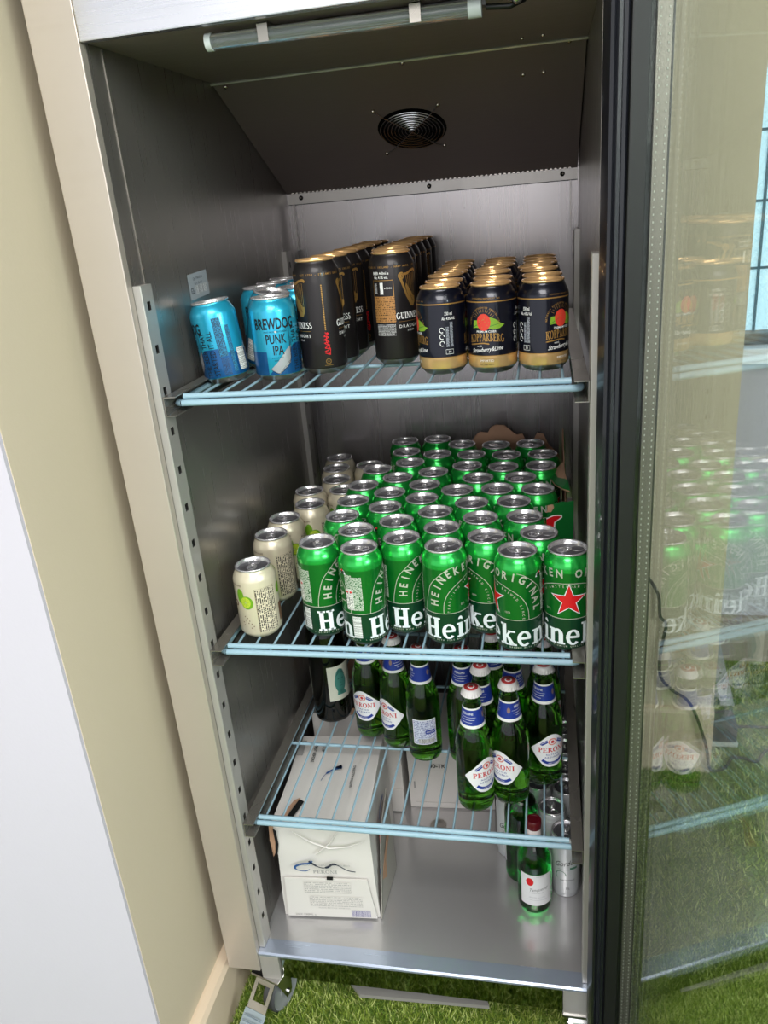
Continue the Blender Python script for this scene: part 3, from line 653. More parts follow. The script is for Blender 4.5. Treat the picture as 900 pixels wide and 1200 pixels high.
# ================================================================== CANS
def can_meshes(h, R, lidr, bands, mats, seg=40, lidm=None, wellm=None):
    """painted body mesh (bands: list of (z_top, material index)), lid mesh, tab mesh"""
    neck = .0195
    base = [(0, .006), (.014, .0045), (.021, .0012), (.0235, .0), (.0255, .0012), (R - .0035, .0052), (R - .0008, .0085), (R, .0115)]
    top = [(R, h - neck), (R - .0006, h - neck + .003), (R - .0022, h - neck + .0070), (lidr + .0012, h - neck + .0125), (lidr - .0008, h - .0048), (lidr - .0008, h - .0035)]
    zc = [z for z, _ in bands if .0115 < z < h - neck]
    prof = base + [(R, z) for z in zc] + top
    def band(z):
        for zt, m in bands:
            if z <= zt + 1e-6: return m
        return bands[-1][1]
    mis = [band((prof[i][1] + prof[i + 1][1]) / 2) for i in range(len(prof) - 1)]
    bm = bmesh.new(); lathe(bm, prof, seg, mis); body = bpy.data.meshes.new('can_body'); bm.to_mesh(body); bm.free()
    for m in mats: body.materials.append(m)
    bm = bmesh.new(); l = lidr
    pr = [(l - .0008, h - .0036), (l + .0006, h - .0028), (l + .0008, h - .0010), (l, h), (l - .0012, h - .0002), (l - .0020, h - .0016), (l - .0028, h - .0062), (l - .0040, h - .0068), (l - .0050, h - .0052), (l - .0062, h - .0050), (.0, h - .0050)]
    lathe(bm, pr, seg, [0, 0, 0, 0, 0, 0, 1, 1, 1, 1])
    # mouth score line, a shallow raised arc
    pts = [(.008 * math.cos(a), .0125 + .009 * math.sin(a), h - .0047) for a in [2 * PI * k / 16 for k in range(17)]]
    tube(bm, [(x, -y - .002, z) for x, y, z in pts], .0005, 4, False)
    lid = bpy.data.meshes.new('lid'); bm.to_mesh(lid); bm.free(); lid.materials.append(lidm or M_lid); lid.materials.append(wellm or M_lidwell)
    bm = bmesh.new()  # pull tab: rounded plate with a finger hole, rivet
    ring_o = [(.0080 * math.cos(a) * (1 if math.sin(a) > 0 else .9), .0095 + .0110 * math.sin(a)) for a in [2 * PI * k / 20 for k in range(20)]]
    ring_i = [(.0048 * math.cos(a), .0140 + .0042 * math.sin(a)) for a in [2 * PI * k / 20 for k in range(20)]]
    z0, z1 = h - .0040, h - .0026
    vo = [[bm.verts.new((x, y - .004, z)) for x, y in ring_o] for z in (z0, z1)]; vi = [[bm.verts.new((x, y - .004, z)) for x, y in ring_i] for z in (z0, z1)]
    for k in range(20):
        q = (k + 1) % 20
        bm.faces.new((vo[0][k], vo[0][q], vo[1][q], vo[1][k])); bm.faces.new((vi[0][q], vi[0][k], vi[1][k], vi[1][q]))
        bm.faces.new((vo[1][k], vo[1][q], vi[1][q], vi[1][k])); bm.faces.new((vo[0][q], vo[0][k], vi[0][k], vi[0][q]))
    lathe(bm, [(.0032, h - .0050), (.0030, h - .0020), (.0, h - .0018)], 12)
    tab = bpy.data.meshes.new('pull_tab'); bm.to_mesh(tab); bm.free(); tab.materials.append(lidm or M_lid)
    return body, lid, tab
def can(name, meshes, inkmesh, label, loc, face, group, R=.0328, tilt=None, lidrot=None, extra=0.):
    """face: u coordinate of the print that looks at the viewer side"""
    beta = math.atan2(cy - loc[1], cx - loc[0]); rho = beta + PI / 2 - face / R
    t = thing(name, label, 'can', loc, rho, group)
    if tilt:
        t.rotation_mode = 'QUATERNION'
        ax, ang = tilt; t.rotation_quaternion = Matrix.Rotation(ang, 3, Vector(ax)).to_quaternion() @ Matrix.Rotation(rho, 3, 'Z').to_quaternion()
    for nm, me in (('can_body', meshes[0]), ('lid', meshes[1]), ('pull_tab', meshes[2])):
        o = bpy.data.objects.new(nm, me); C.objects.link(o); o.parent = t
        if nm != 'can_body': o.rotation_euler = (0, 0, lidrot if lidrot is not None else random.uniform(0, 2 * PI))
    tabo = o
    t.children[-1]
    lidang = lidrot if lidrot is not None else random.uniform(0, 2 * PI)
    for o in t.children:
        if o.name.startswith(('lid', 'pull_tab')): o.rotation_euler = (0, 0, lidang)
    if inkmesh:
        o = bpy.data.objects.new('label_print', inkmesh); C.objects.link(o); o.parent = t
    return t
def finish_ink(ink, R, mats, name='label_print', rfun=None, step=.0035, eps=.0003):
    bm = ink.wrap(R, eps, step, rfun); me = bpy.data.meshes.new(name); bm.to_mesh(me); bm.free()
    for m in mats: me.materials.append(m)
    return me
RB = .0328
# ---- green lager can
M_grn = mat('metallic_green', (.14, .70, .28), .24, .65, coat=.4); M_grn2 = mat('print_green', (.04, .45, .15), .30, .50, coat=.4)
M_dgr = mat('dark_band_green', (.02, .24, .14), .38, .3, coat=.3); M_silver = mat('silver_ink', (.78, .80, .74), .35, .3)
M_red = mat('red_ink', (.84, .09, .12), .45); M_logo = mat('pale_lettering', (.90, .93, .94), .4)
M_nut = fineprint('small_print_silver', (.10, .38, .17), (.74, .78, .72), 34, 8, .56, True, duty=.8)
M_nutw = fineprint('small_print_white', (.88, .88, .86), (.25, .35, .30), 30, 5, .50, True, duty=.6)
M_bar2 = fineprint('barcode_vertical', (.90, .91, .90), (.10, .14, .13), 55, 1, .47, True, duty=2)
hm = can_meshes(.150, RB, .0265, [(.0555, 2), (.1245, 1), (.2, 0)], [M_grn, M_grn2, M_dgr])
ink = Ink()      # inks: 0 pale, 1 silver, 2 red, 3 small print, 4 white small print, 5 barcode, 6 dark green
ink.rect(-.1029, .0553, .1029, .0562, 1)
serif(ink, 'Heineken', -.0925, .0150, .0335, 0, 0, width=.1820)
star = lambda r, ri: [((r if k % 2 == 0 else ri) * math.sin(PI * k / 5), .0835 + (r if k % 2 == 0 else ri) * math.cos(PI * k / 5)) for k in range(10)]
ink.poly(star(.0270, .0108), 0, 1); ink.poly(star(.0243, .0093), 2, 2)
path = smooth_path([(-.0735, .066), (-.0725, .082), (-.067, .101), (-.057, .1145), (-.045, .1205), (-.026, .1235), (0, .1245), (.026, .1235), (.045, .1205), (.057, .1145), (.067, .101), (.0725, .082), (.0735, .066)], 6)
on_path(ink, 'HEINEKEN ORIGINAL', path, .0122, 1, 1, sx=.80, bold=.035)
outer = smooth_path([(-.0885, .0562), (-.0865, .072), (-.079, .098), (-.068, .112), (-.054, .124), (-.044, .1275)], 6)
inner = smooth_path([(-.0600, .0562), (-.0590, .071), (-.054, .085), (-.046, .095), (-.034, .103), (-.018, .1085), (0, .110)], 6)
for pth in (outer, inner): ink.stroke(pth, .0009, 1, 1); ink.stroke([(-a, b) for a, b in pth[::-1]], .0009, 1, 1)
on_path(ink, 'TRADITION AMSTERDAM BREWED SINCE', [(a * .88, .0562 + (b - .0562) * .92) for a, b in inner + [(-a, b) for a, b in inner[::-1]]], .0034, 1, 1, sx=.8)
ink.text('EST.', -.0300, .0655, .0032, 1, 1); ink.text('1873', .0300, .0655, .0032, 1, 1)
on_path(ink, '* BREWED WITH PURE MALT - PREMIUM QUALITY - BREWED WITH PURE MALT *', [(-.1, .0125), (.1, .0125)], .0026, 1, 0, sx=.8)
ink.rect(-.1240, .0620, -.1120, .1180, 3, 1); ink.rect(-.1120, .0620, -.0975, .1150, 3, 1) ; ink.rect(-.1240, .0620, -.1120, .0960, 4, 2)
ink.rect(-.1228, .0895, -.1195, .0925, 2, 3); ink.rect(-.1170, .0895, -.1135, .0925, 2, 3)
ink.rect(-.1165 , .0160, -.1035, .0520, 5, 1)
ink.poly([(.071, .118), (.078, .1175), (.085, .118), (.082, .123), (.078, .1255), (.074, .123)], 0, 1); ink.disc(.078, .1205, .0045, .003, 6, 2); ink.disc(.078, .124, .0018, .0018, 2, 3)
INK_H = finish_ink(ink, RB, [M_logo, M_silver, M_red, M_nut, M_nutw, M_bar2, M_dgr])
HEI = [(0.1689, 0.1031), (0.2375, 0.0829), (0.2942, 0.1181), (0.3598, 0.0898), (0.418, 0.1231), (0.4643, 0.075), (0.532, 0.0822), (0.2183, 0.148), (0.2755, 0.182), (0.3493, 0.1554), (0.4927, 0.1354), (0.1835, 0.2049), (0.2461, 0.242), (0.3308, 0.2196), (0.4045, 0.193), (0.4709, 0.1979), (0.186, 0.2717), (0.2414, 0.3085), (0.3015, 0.2793), (0.3857, 0.257), (0.4523, 0.2616), (0.187, 0.3476), (0.242, 0.3856), (0.2966, 0.3461), (0.3563, 0.317), (0.423, 0.3211), (0.4896, 0.3172), (0.1956, 0.4336), (0.2512, 0.4705), (0.3029, 0.4125), (0.3862, 0.3769), (0.4597, 0.3768), (0.233, 0.5379), (0.2971, 0.5191), (0.3616, 0.4444), (0.4277, 0.4355), (0.4944, 0.4382), (0.2183, 0.6115), (0.2845, 0.6199), (0.3634, 0.5111), (0.4299, 0.5051), (0.4967, 0.5049), (0.3386, 0.5808), (0.4068, 0.5702), (0.4736, 0.5733)]
ZCAN = [ZS[0] + .0040, ZS[1] + .0040, ZS[2] + .0042]
DZ = [0, 0, 0]
front_faces = [-.079, -.096, -.069, -.055, .052, .046, -.002]
front_labels = ['green lager can at the left end of the front row, beside the cream cans', 'green lager can second in the front row, barcode low at its left', 'green lager can third in the front row, set slightly back', 'green lager can fourth in the front row, wordmark starting with a full H',
 'green lager can fifth in the front row, set back behind its neighbours', 'green lager can sixth in the front row, red star at its left edge', 'green lager can at the right end of the front row, red star facing out']
rows = [[7, 8, 9, 10], [11, 12, 13, 14, 15], [16, 17, 18, 19, 20], [21, 22, 23, 24, 25, 26], [27, 28, 29, 30, 31], [34, 35, 36], [32, 33, 39, 40, 41], [37, 38, 42, 43, 44]]
ordn = ['first', 'second', 'third', 'fourth', 'fifth', 'sixth', 'seventh', 'eighth', 'ninth', 'tenth']
lidrots = {0: .9, 1: 1.3, 2: .4, 3: .8, 4: 3.3, 5: 2.3, 6: 1.9}
for i in range(7):
    can('lager_can', hm, INK_H, front_labels[i], (*HEI[i], ZCAN[1]), front_faces[i], 'green lager cans on the middle shelf', lidrot=lidrots[i])
for r, row in enumerate(rows):
    for k, idx in enumerate(row):
        where = 'leftmost' if k == 0 else 'rightmost' if k == len(row) - 1 else ordn[k] + ' from the left'
        can('lager_can', hm, INK_H, 'green lager can, %s in the %s row counted from the front' % (where, ordn[r + 1]), (*HEI[idx], ZCAN[1]), random.uniform(-.1, .1), 'green lager cans on the middle shelf')
# ---- cream lime can
M_cream = mat('cream_can_paint', (.85, .81, .71), .30, .25, coat=.3); M_lime = mat('lime_green_ink', (.42, .62, .12), .45); M_lime2 = mat('lime_pulp_ink', (.70, .78, .22), .45); M_brown = mat('brown_ink', (.42, .30, .22), .5)
M_crtxt = fineprint('cream_small_print', (.86, .82, .72), (.22, .20, .18), 46, 11, .55, True, duty=.66)
cm = can_meshes(.115, RB, .0265, [(.2, 0)], [M_cream])
ink = Ink()
ink.disc(-.0095, .074, .0065, .0125, 1, 1); ink.disc(.001, .064, .0100, .0110, 1, 1); ink.disc(-.001, .0645, .0080, .0090, 2, 2); ink.disc(-.001, .0645, .0012, .0014, 0, 3)
for k in range(8): a = PI * k / 4; ink.stroke([(-.001, .0645), (-.001 + .0064 * math.cos(a), .0645 + .0074 * math.sin(a))], .0004, 1, 3)
ink.rect(.0155, .0135, .0475, .0850, 4, 1); ink.stroke([(.0150, .013), (.0150, .086), (.048, .086)], .0004, 3, 1)
for j, (u, z) in enumerate([(-.006, .040), (-.002, .0375), (-.0055, .034), (.001, .033), (-.001, .029), (.004, .028), (.007, .024), (.003, .021), (-.010, .030), (-.009, .025)]): ink.disc(u, z, .0009, .0011, 3, 1, 6)
ink.text('RUM & LIME', -.0165, .0900, .0030, 3, 1); ink.text('MOJITO', -.0420, .055, .0105, 3, 1, bold=.02); ink.text('CRUSHED', -.0420, .042, .0060, 3, 1)
ink.disc(-.040, .075, .009, .010, 1, 1); ink.disc(-.044, .078, .007, .008, 2, 2); ink.rect(.054, .02, .068, .05, 3, 1); ink.disc(.060, .075, .007, .009, 1, 1)
ink.text('5.0% VOL', .075, .03, .004, 3, 1, rot=PI / 2)
INK_C = finish_ink(ink, RB, [M_cream, M_lime, M_lime2, M_brown, M_crtxt])
CREAM = [(0.0647, 0.0958), (0.0557, 0.2116), (0.0565, 0.2831), (0.0837, 0.3495), (0.0628, 0.4189), (0.1002, 0.4822), (0.0833, 0.5501), (0.0723, 0.6194), (0.1295, 0.4222), (0.149, 0.5664)]
cfac = [.019, .013, -.012, -.002, .0, .01, -.01, .0, .02, -.02]
clab = ['cream cocktail can standing alone at the front, lime slice at its left', 'second cream cocktail can from the front, small print panel facing right', 'third cream cocktail can from the front, beside the green cans', 'fourth cream cocktail can from the front, lime slice facing out',
 'fifth cream cocktail can, directly behind the one with lime facing out', 'sixth cream cocktail can, in the shadow near the back', 'seventh cream cocktail can, second from the back wall', 'hindmost cream cocktail can, at the back left corner', 'cream cocktail can pressed against the green cans in mid shelf', 'cream cocktail can at the back behind the leftmost green can']
for i, p in enumerate(CREAM): can('cocktail_can', cm, INK_C, clab[i], (*p, ZCAN[1]), cfac[i], 'cream lime cocktail cans', lidrot=PI + .3 if i == 0 else None)
# ---- black stout can
M_blk = mat('satin_black_can', (.16, .145, .15), .42, .5, coat=.15); M_gold = mat('gold_ink', (.72, .55, .30), .38, .6); M_bronze = mat('bronze_ink', (.52, .40, .22), .4, .6)
M_gtab = fineprint('gold_table_print', (.72, .52, .30), (.12, .08, .06), 30, 14, .48, False, duty=.5, metal=.3); M_gwh = fineprint('white_paragraph_print', (.09, .08, .08), (.75, .75, .75), 40, 9, .56, False, duty=.6)
M_alu = mat('bare_aluminium', (.72, .72, .72), .28, 1)
gm = can_meshes(.1585, RB, .0270, [(.0095, 1), (.15, 0), (.1560, 0), (.2, 2)], [M_blk, M_alu, M_goldlid], lidm=M_goldlid, wellm=M_goldwell)
ink = Ink()      # 0 white 1 gold 2 bronze 3 red 4 table 5 paragraph 6 black
for hx in (-.040, .040):
    z0 = .083
    # harp: scroll, pillar, curved neck, soundboard, strings
    sc_ = [(hx - .010 + .0048 * (1 - k / 30) * math.cos(k * .42 + 1.0), z0 + .0415 + .0048 * (1 - k / 30) * math.sin(k * .42 + 1.0)) for k in range(26)]
    ink.stroke(sc_, .0022, 1, 1)
    ink.stroke([(hx - .0115, z0 + .039), (hx - .0085, z0 + .030), (hx - .003, z0 + .014), (hx + .003, z0 + .002)], [.004, .0035, .003, .0015], 1, 1)
    ink.stroke(smooth_path([(hx - .007, z0 + .044), (hx - .001, z0 + .0445), (hx + .006, z0 + .0475), (hx + .0145, z0 + .0490), (hx + .0165, z0 + .046)], 4), .0032, 1, 1)
    ink.poly([(hx + .0020, z0 + .000), (hx + .0085, z0 - .001), (hx + .0125, z0 + .006), (hx + .0125, z0 + .013), (hx + .0095, z0 + .013), (hx - .0035, z0 + .032), (hx - .0045, z0 + .028)], 1, 1)
    for k in range(6): ink.stroke([(hx - .003 + k * .003, z0 + .0425 + k * .0006), (hx - .001 + k * .0025, z0 + .026 - k * .0045)], .0006, 1, 1)
    ink.text('TRADE', hx + .0045, z0 + .010, .0024, 6, 2, rot=-1.1)
    serif(ink, 'GUINNESS', hx, .0660, .0088, 0, 1, width=.043, align='C')
    ink.stroke([(hx - .018, .0622), (hx + .018, .0622)], .0005, 1, 1); ink.text('DRAUGHT', hx, .0535, .0045, 0, 1, space=1.35, bold=.01); ink.text('STOUT', hx, .0480, .0026, 0, 1)
ink.rect(-.0003, .062, .0003, .125, 2, 1)
for k in range(24): ink.rect(-.0009, .063 + k * .0026, .0009, .0645 + k * .0026, 1, 2)
sig = [(0.0015 * math.sin(k * 2.1) + .0032 * math.sin(k * .9), .029 + k * .00078) for k in range(40)]
ink.stroke(sig, .0011, 3, 1); ink.stroke([(-.0035, .031), (.0035, .028), (.0042, .036), (-.001, .048), (.002, .0595)], .0011, 3, 2)
ink.stroke([(.0035 * math.cos(2 * PI * k / 12), .019 + .0035 * math.sin(2 * PI * k / 12)) for k in range(13)], .0012, 2, 1); ink.disc(0, .019, .0013, .0013, 2, 1, 8); ink.rect(-.006, .0130, .006, .0138, 2, 1)
on_path(ink, 'DUBLIN IRELAND - HARP MARK - EST 1759 - ST JAMES GATE - DUBLIN IRELAND - HARP MARK', [(-.102, .1385), (.102, .1385)], .0028, 1, 1, sx=.9)
gx = -.0785
ink.rect(gx - .0165, .0615, gx + .0165, .0985, 4, 1); ink.stroke([(gx - .016, .0985), (gx - .016, .1205), (gx + .016, .1205), (gx + .016, .0985)], .0009, 1, 1)
ink.rect(gx - .004, .1015, gx + .001, .1175, 0, 1); ink.text('440', gx - .0015, .106, .003, 6, 2, rot=PI / 2); ink.text('CAN', gx + .009, .1085, .0028, 0, 1); ink.text('+', gx + .0035, .108, .003, 0, 1); ink.rect(gx - .014, .103, gx - .009, .117, 5, 1)
ink.text('BEER 440ml e', gx - .002, .1285, .0040, 0, 1, sx=.8, bold=.02); ink.text('Alc. 4.1% vol.', gx - .002, .1228, .0038, 0, 1, sx=.8, bold=.02)
ink.rect(gx - .0135, .0435, gx + .0155, .0600, 5, 1)
INK_G = finish_ink(ink, RB, [M_white, M_gold, M_bronze, M_red, M_gtab, M_gwh, M_blk])
GL = [(.1875, .1900), (.1905, .2575), (.1915, .3245), (.1915, .3915), (.1915, .4585), (.1915, .5255), (.1915, .5925)]
GR = [(.2880, .2350), (.2750, .3020), (.2700, .3690), (.2680, .4360), (.2680, .5030), (.2680, .5700), (.2680, .6370)]
gf = [-.005, .036, .03, -.02, .0, .02, .05]
for k, p in enumerate(GL): can('stout_can', gm, INK_G, 'black stout can with gold lid, %s in the left column beside the blue cans' % ordn[k], (*p, ZCAN[0] + DZ[0]), gf[k], 'black stout cans on the top shelf', lidrot=1.5)
gf = [-.063, -.045, -.02, .04, .06, .02, .045]
for k, p in enumerate(GR): can('stout_can', gm, INK_G, 'black stout can with gold lid, %s in the right column beside the cider cans' % ordn[k], (*p, ZCAN[0] + DZ[0]), gf[k], 'black stout cans on the top shelf', lidrot=1.5)
# ---- navy cider can
M_navy = mat('navy_black_can', (.07, .075, .13), .28, .45, coat=.4); M_gband = mat('gold_band', (.93, .76, .52), .22, .6); M_straw = mat('strawberry_ink', (.88, .26, .20), .45); M_leaf = mat('leaf_ink', (.50, .66, .18), .45); M_leaf2 = mat('dark_leaf_ink', (.20, .48, .20), .45)
M_ktxt = fineprint('white_vertical_print', (.06, .06, .10), (.72, .74, .78), 40, 6, .55, True, duty=.6)
km = can_meshes(.115, RB, .0265, [(.0085, 2), (.0235, 1), (.0245, 3), (.0925, 0), (.0940, 3), (.2, 0)], [M_navy, M_gband, M_alu, M_gold], lidm=M_goldlid, wellm=M_goldwell)
ink = Ink()      # 0 white 1 gold 2 red 3 leaf 4 dark leaf 5 vertical print 6 navy
for cxk in (0., .103):
    q = lambda L_: [(cxk + a, b) for a, b in L_]
    ink.poly(q([(-.001, .069), (.006, .074), (.013, .071), (.0195, .0655), (.0245, .0640), (.018, .0595), (.009, .0580), (.003, .060)]), 3, 1)
    ink.poly(q([(-.0175, .0700), (-.010, .0705), (-.004, .066), (-.007, .0600), (-.013, .0610), (-.0185, .0600)]), 3, 1); ink.stroke(q([(-.018, .0615), (-.006, .0675)]), .0007, 4, 2); ink.stroke(q([(.003, .062), (.018, .0655)]), .0007, 4, 2)
    ink.poly(q([(-.0095 + .0095 + .0092 * math.cos(a) - .0030, .0680 + .0105 * math.sin(a) * (1 if math.sin(a) > -.2 else 1.08)) for a in [2 * PI * k / 20 for k in range(20)]]), 2, 2)
    for k in range(10): a = random.uniform(0, 2 * PI); rr = random.uniform(.2, .8); ink.disc(cxk - .003 + .0085 * rr * math.cos(a), .0680 + .0095 * rr * math.sin(a), .0005, .0007, 1, 3, 6)
    for k in range(-5, 6):
        a = PI / 2 + k * .22; ink.stroke(q([(-.003 + .0115 * math.cos(a), .0690 + .0115 * math.sin(a)), (-.003 + .0155 * math.cos(a), .0690 + .0155 * math.sin(a))]), .0004, 1, 1)
    arc = [(-.003 + .0205 * math.cos(PI - k * PI / 16), .0640 + .0225 * math.sin(PI - k * PI / 16)) for k in range(17)]
    on_path(ink, 'NATURALLY REFRESHING SWEDISH CIDER', q(arc), .0024, 1, 1, sx=.7)
    ink.text('PREMIUM CIDER', cxk, .0545, .0028, 0, 1, sx=.95, bold=.02)
    cv = lambda a, b, c_=cxk: (.0022 * (1 - ((a - c_) / .024) ** 2) - .0010) if True else 0
    serif(ink, 'KOPPARBERG', cxk, .0420, .0105, 1, 1, width=.0480, curve=cv, align='C')
    ink.stroke(q(smooth_path([(-.024, .0385), (-.014, .0398), (-.004, .0408), (.004, .0396)], 5)), [.0003] + [.0016] * 14 + [.0003], 1, 1)
    ink.text('with', cxk - .010, .0358, .0028, 0, 1, shear=.4); ink.text('Strawberry&Lime', cxk, .0300, .0056, 0, 1, sx=.78, shear=.5, rot=.09, bold=.012)
    ink.text('IMPORTED', cxk, .0165, .0028, 0, 1); ink.text('ALC. FREE MIXED', cxk, .0120, .0018, 6, 1)
    ink.text('KOPPARBERG BREWERY EST. 1882', cxk, .0968, .0018, 1, 1, sx=1.)
    u = cxk + .052
    ink.text('330 ml', u + .001, .0790, .0042, 0, 1, sx=.65, bold=.02); ink.text('Alc. 4.0% Vol.', u + .001, .0730, .0038, 0, 1, sx=.6, bold=.02)
    ink.rect(u - .003, .038, u + .001, .064, 5, 1); ink.rect(u + .0025, .038, u + .0065, .070, 5, 1)
    for zz in (.060, .0515, .0425): ink.stroke([(u - .0085 + .0030 * math.cos(2 * PI * k / 12), zz + .0032 * math.sin(2 * PI * k / 12)) for k in range(11)], .0009, 0, 1)
    ink.stroke([(u - .004, .0285), (u + .006, .0285), (u + .006, .0345), (u - .004, .0345), (u - .004, .0285)], .0005, 0, 1); ink.text('30', u + .001, .0300, .003, 0, 1)
INK_K = finish_ink(ink, RB, [M_white, M_gold, M_straw, M_leaf, M_leaf2, M_ktxt, M_navy])
colx = [(.3670, .1500), (.4345, .1470), (.5015, .1460)]; kf = [.044, .008, -.027]; cn = ['left', 'middle', 'right']
for c in range(3):
    for r in range(7):
        x, y = colx[c]; x -= r * (.0022 if c == 0 else .0012); y += r * .0668
        tl = ((0, 1, 0), -.07) if (r == 3 and c > 0) else ((0, 1, 0), -.03) if r == 2 else None
        lab = 'navy cider can with gold lid, %s in the %s column of three' % ('foremost' if r == 0 else 'hindmost' if r == 6 else ordn[r] + ' from the front', cn[c])
        can('cider_can', km, INK_K, lab, (x, y, ZCAN[0] + DZ[0] + (.002 if tl else 0)), kf[c] if r == 0 else random.uniform(-.1, .1), 'navy cider cans on the top shelf', tilt=tl, lidrot=None)
# ---- blue pale ale can
M_cyan = mat('metallic_cyan', (.16, .66, .80), .28, .5, coat=.4); M_bl = mat('metallic_blue', (.08, .34, .56), .3, .5, coat=.4); M_sil2 = mat('silver_wedge', (.72, .73, .74), .3, .6)
M_ptxt = fineprint('blue_small_print', (.12, .48, .64), (.10, .14, .22), 40, 7, .55, True, duty=.6); M_ptxt2 = fineprint('navy_small_print', (.08, .32, .52), (.10, .12, .24), 30, 6, .5, True, duty=.6)
pm = can_meshes(.115, RB, .0265, [(.0075, 1), (.2, 0)], [M_cyan, M_alu])
ink = Ink()      # 0 blue 1 silver 2 black 3 print 4 white 5 barcode 6 print2
def punk(u0):
    ink.poly([(u0 - .016, .0095), (u0 + .008, .034), (u0 + .026, .050), (u0 + .052, .050), (u0 + .052, .0095)], 0, 1)
    ink.poly([(u0 - .0125, .0175), (u0 - .0005, .0105), (u0 + .0170, .0250), (u0 + .0200, .0490), (u0 + .012, .043), (u0 - .001, .028)], 1, 2)
    ink.stroke(smooth_path([(u0 - .012, .0175), (u0 - .001, .0115), (u0 + .0165, .026), (u0 + .0185, .052), (u0 + .0190, .078)], 5), .0006, 2, 3)
    ink.text('BREWDOG', u0 - .001, .0730, .0150, 2, 3, sx=.56, bold=.028); ink.text('POST MODERN CLASSIC', u0, .0680, .0022, 2, 3, sx=1.)
    ink.disc(u0, .069, .0018, .0014, 4, 3, 8)
    ink.text('PUNK', u0 - .001, .0530, .0130, 2, 3, sx=.60, bold=.02); ink.text('IPA', u0 + .001, .0375, .0130, 2, 3, sx=.60, bold=.02)
    ink.text('5.4% ALC PALE', u0 - .001, .0325, .0018, 2, 3); ink.text('330ML', u0 - .003, .0285, .0018, 2, 3)
    on_path(ink, 'FIERCELY DEFIANT INDEPENDENT', [(u0 + .001, .0125), (u0 + .0185, .030), (u0 + .021, .060)], .0022, 2, 3, sx=.8)
punk(0.0)
ink.poly([(.046, .0095), (.046, .042), (-.016 + .2061, .042), (-.016 + .2061, .0095)], 0, 1)
ink.text('THE BEER THAT', .0310, .012, .0085, 2, 3, align='LEFT', sx=.74, rot=PI / 2, bold=.005); ink.text('STARTED IT ALL', .0430, .012, .0085, 2, 3, align='LEFT', sx=.74, rot=PI / 2, bold=.005)
ink.rect(.048, .038, .060, .092, 3, 2); ink.rect(.049, .012, .060, .036, 6, 2); ink.rect(.064, .014, .070, .080, 3, 2); ink.rect(.074, .014, .090, .046, 5, 3); ink.text('6', .110, .058, .022, 2, 3, bold=.03)
INK_P = finish_ink(ink, RB, [M_bl, M_sil2, M_ink, M_ptxt, M_white, M_bar2, M_ptxt2])
PK = [((.0480, .1560), .052, ((-.1, 1, 0), -.10), 'blue pale ale can at the far left, leaning, side lettering facing out', 0),
      ((.1270, .1570), -.001, None, 'upright blue pale ale can in front, brand lettering facing out', 0),
      ((.0830, .2290), .112, ((.35, .94, 0), .24), 'blue pale ale can tipped over to the right between the two front ones', .004),
      ((.1240, .2870), .03, None, 'blue pale ale can behind the upright front one, next to the stout', 0),
      ((.0560, .3150), .0, None, 'blue pale ale can in the third row by the left wall', 0),
      ((.1220, .3540), .0, None, 'blue pale ale can in the fourth row next to the black stout', 0),
      ((.0540, .3830), .0, None, 'blue pale ale can fifth back along the left wall', 0),
      ((.1200, .4210), .0, None, 'blue pale ale can fifth back along the black stout', 0),
      ((.0540, .4510), .0, None, 'hindmost blue pale ale can along the left wall', 0)]
for p, f, tl, lab, dz in PK: can('ale_can', pm, INK_P, lab, (*p, ZCAN[0] + DZ[0] + dz), f, 'blue pale ale cans on the top shelf', tilt=tl)
# ---- slim gin and tonic cans on the cooler floor
M_pale = mat('silver_white_can', (.86, .87, .88), .30, .25, coat=.3)
M_sl = mat('grey_green_ink', (.30, .52, .42), .5)
sm = can_meshes(.135, .0265, .0240, [(.2, 0)], [M_pale], 32)
ink = Ink(); ink.text("Gordon's", .0, .076, .0115, 0, 1, sx=.8, shear=.6, rot=.22); ink.rect(-.018, .066, .018, .0665, 1, 1); ink.rect(.004, .067, .018, .071, 1, 1)
ink.stroke([(-.012 + .009 * math.cos(k * .3), .052 + .010 * math.sin(k * .3)) for k in range(14)], .0012, 1, 1); ink.text('GIN & TONIC', 0, .040, .0032, 0, 1); ink.text('5%', .0, .02, .0045, 0, 1)
INK_S = finish_ink(ink, .0265, [M_ink, M_sl])
SL = [(.5330, .2060, 'foremost slim silver can on the cooler floor, dark script lettering'), (.5095, .2640, 'second slim silver can on the floor, behind the foremost one'), (.5365, .3200, 'third slim silver can against the right liner wall'),
      (.4840, .3280, 'slim silver can on the floor behind the pointed green bottle neck'), (.5365, .3780, 'slim silver can on the floor, fourth along the right wall'), (.5365, .4400, 'slim silver can on the floor, fifth along the right wall'),
      (.5365, .5020, 'slim silver can on the floor, hindmost along the right wall'), (.4300, .2870, 'slim silver can on the floor left of the large green bottle')]
for x, y, lab in SL: can('slim_can', sm, INK_S, lab, (x, y, ZF + .0006), .0 if y > .21 else -.004, 'slim silver cans on the cooler floor', R=.0265)

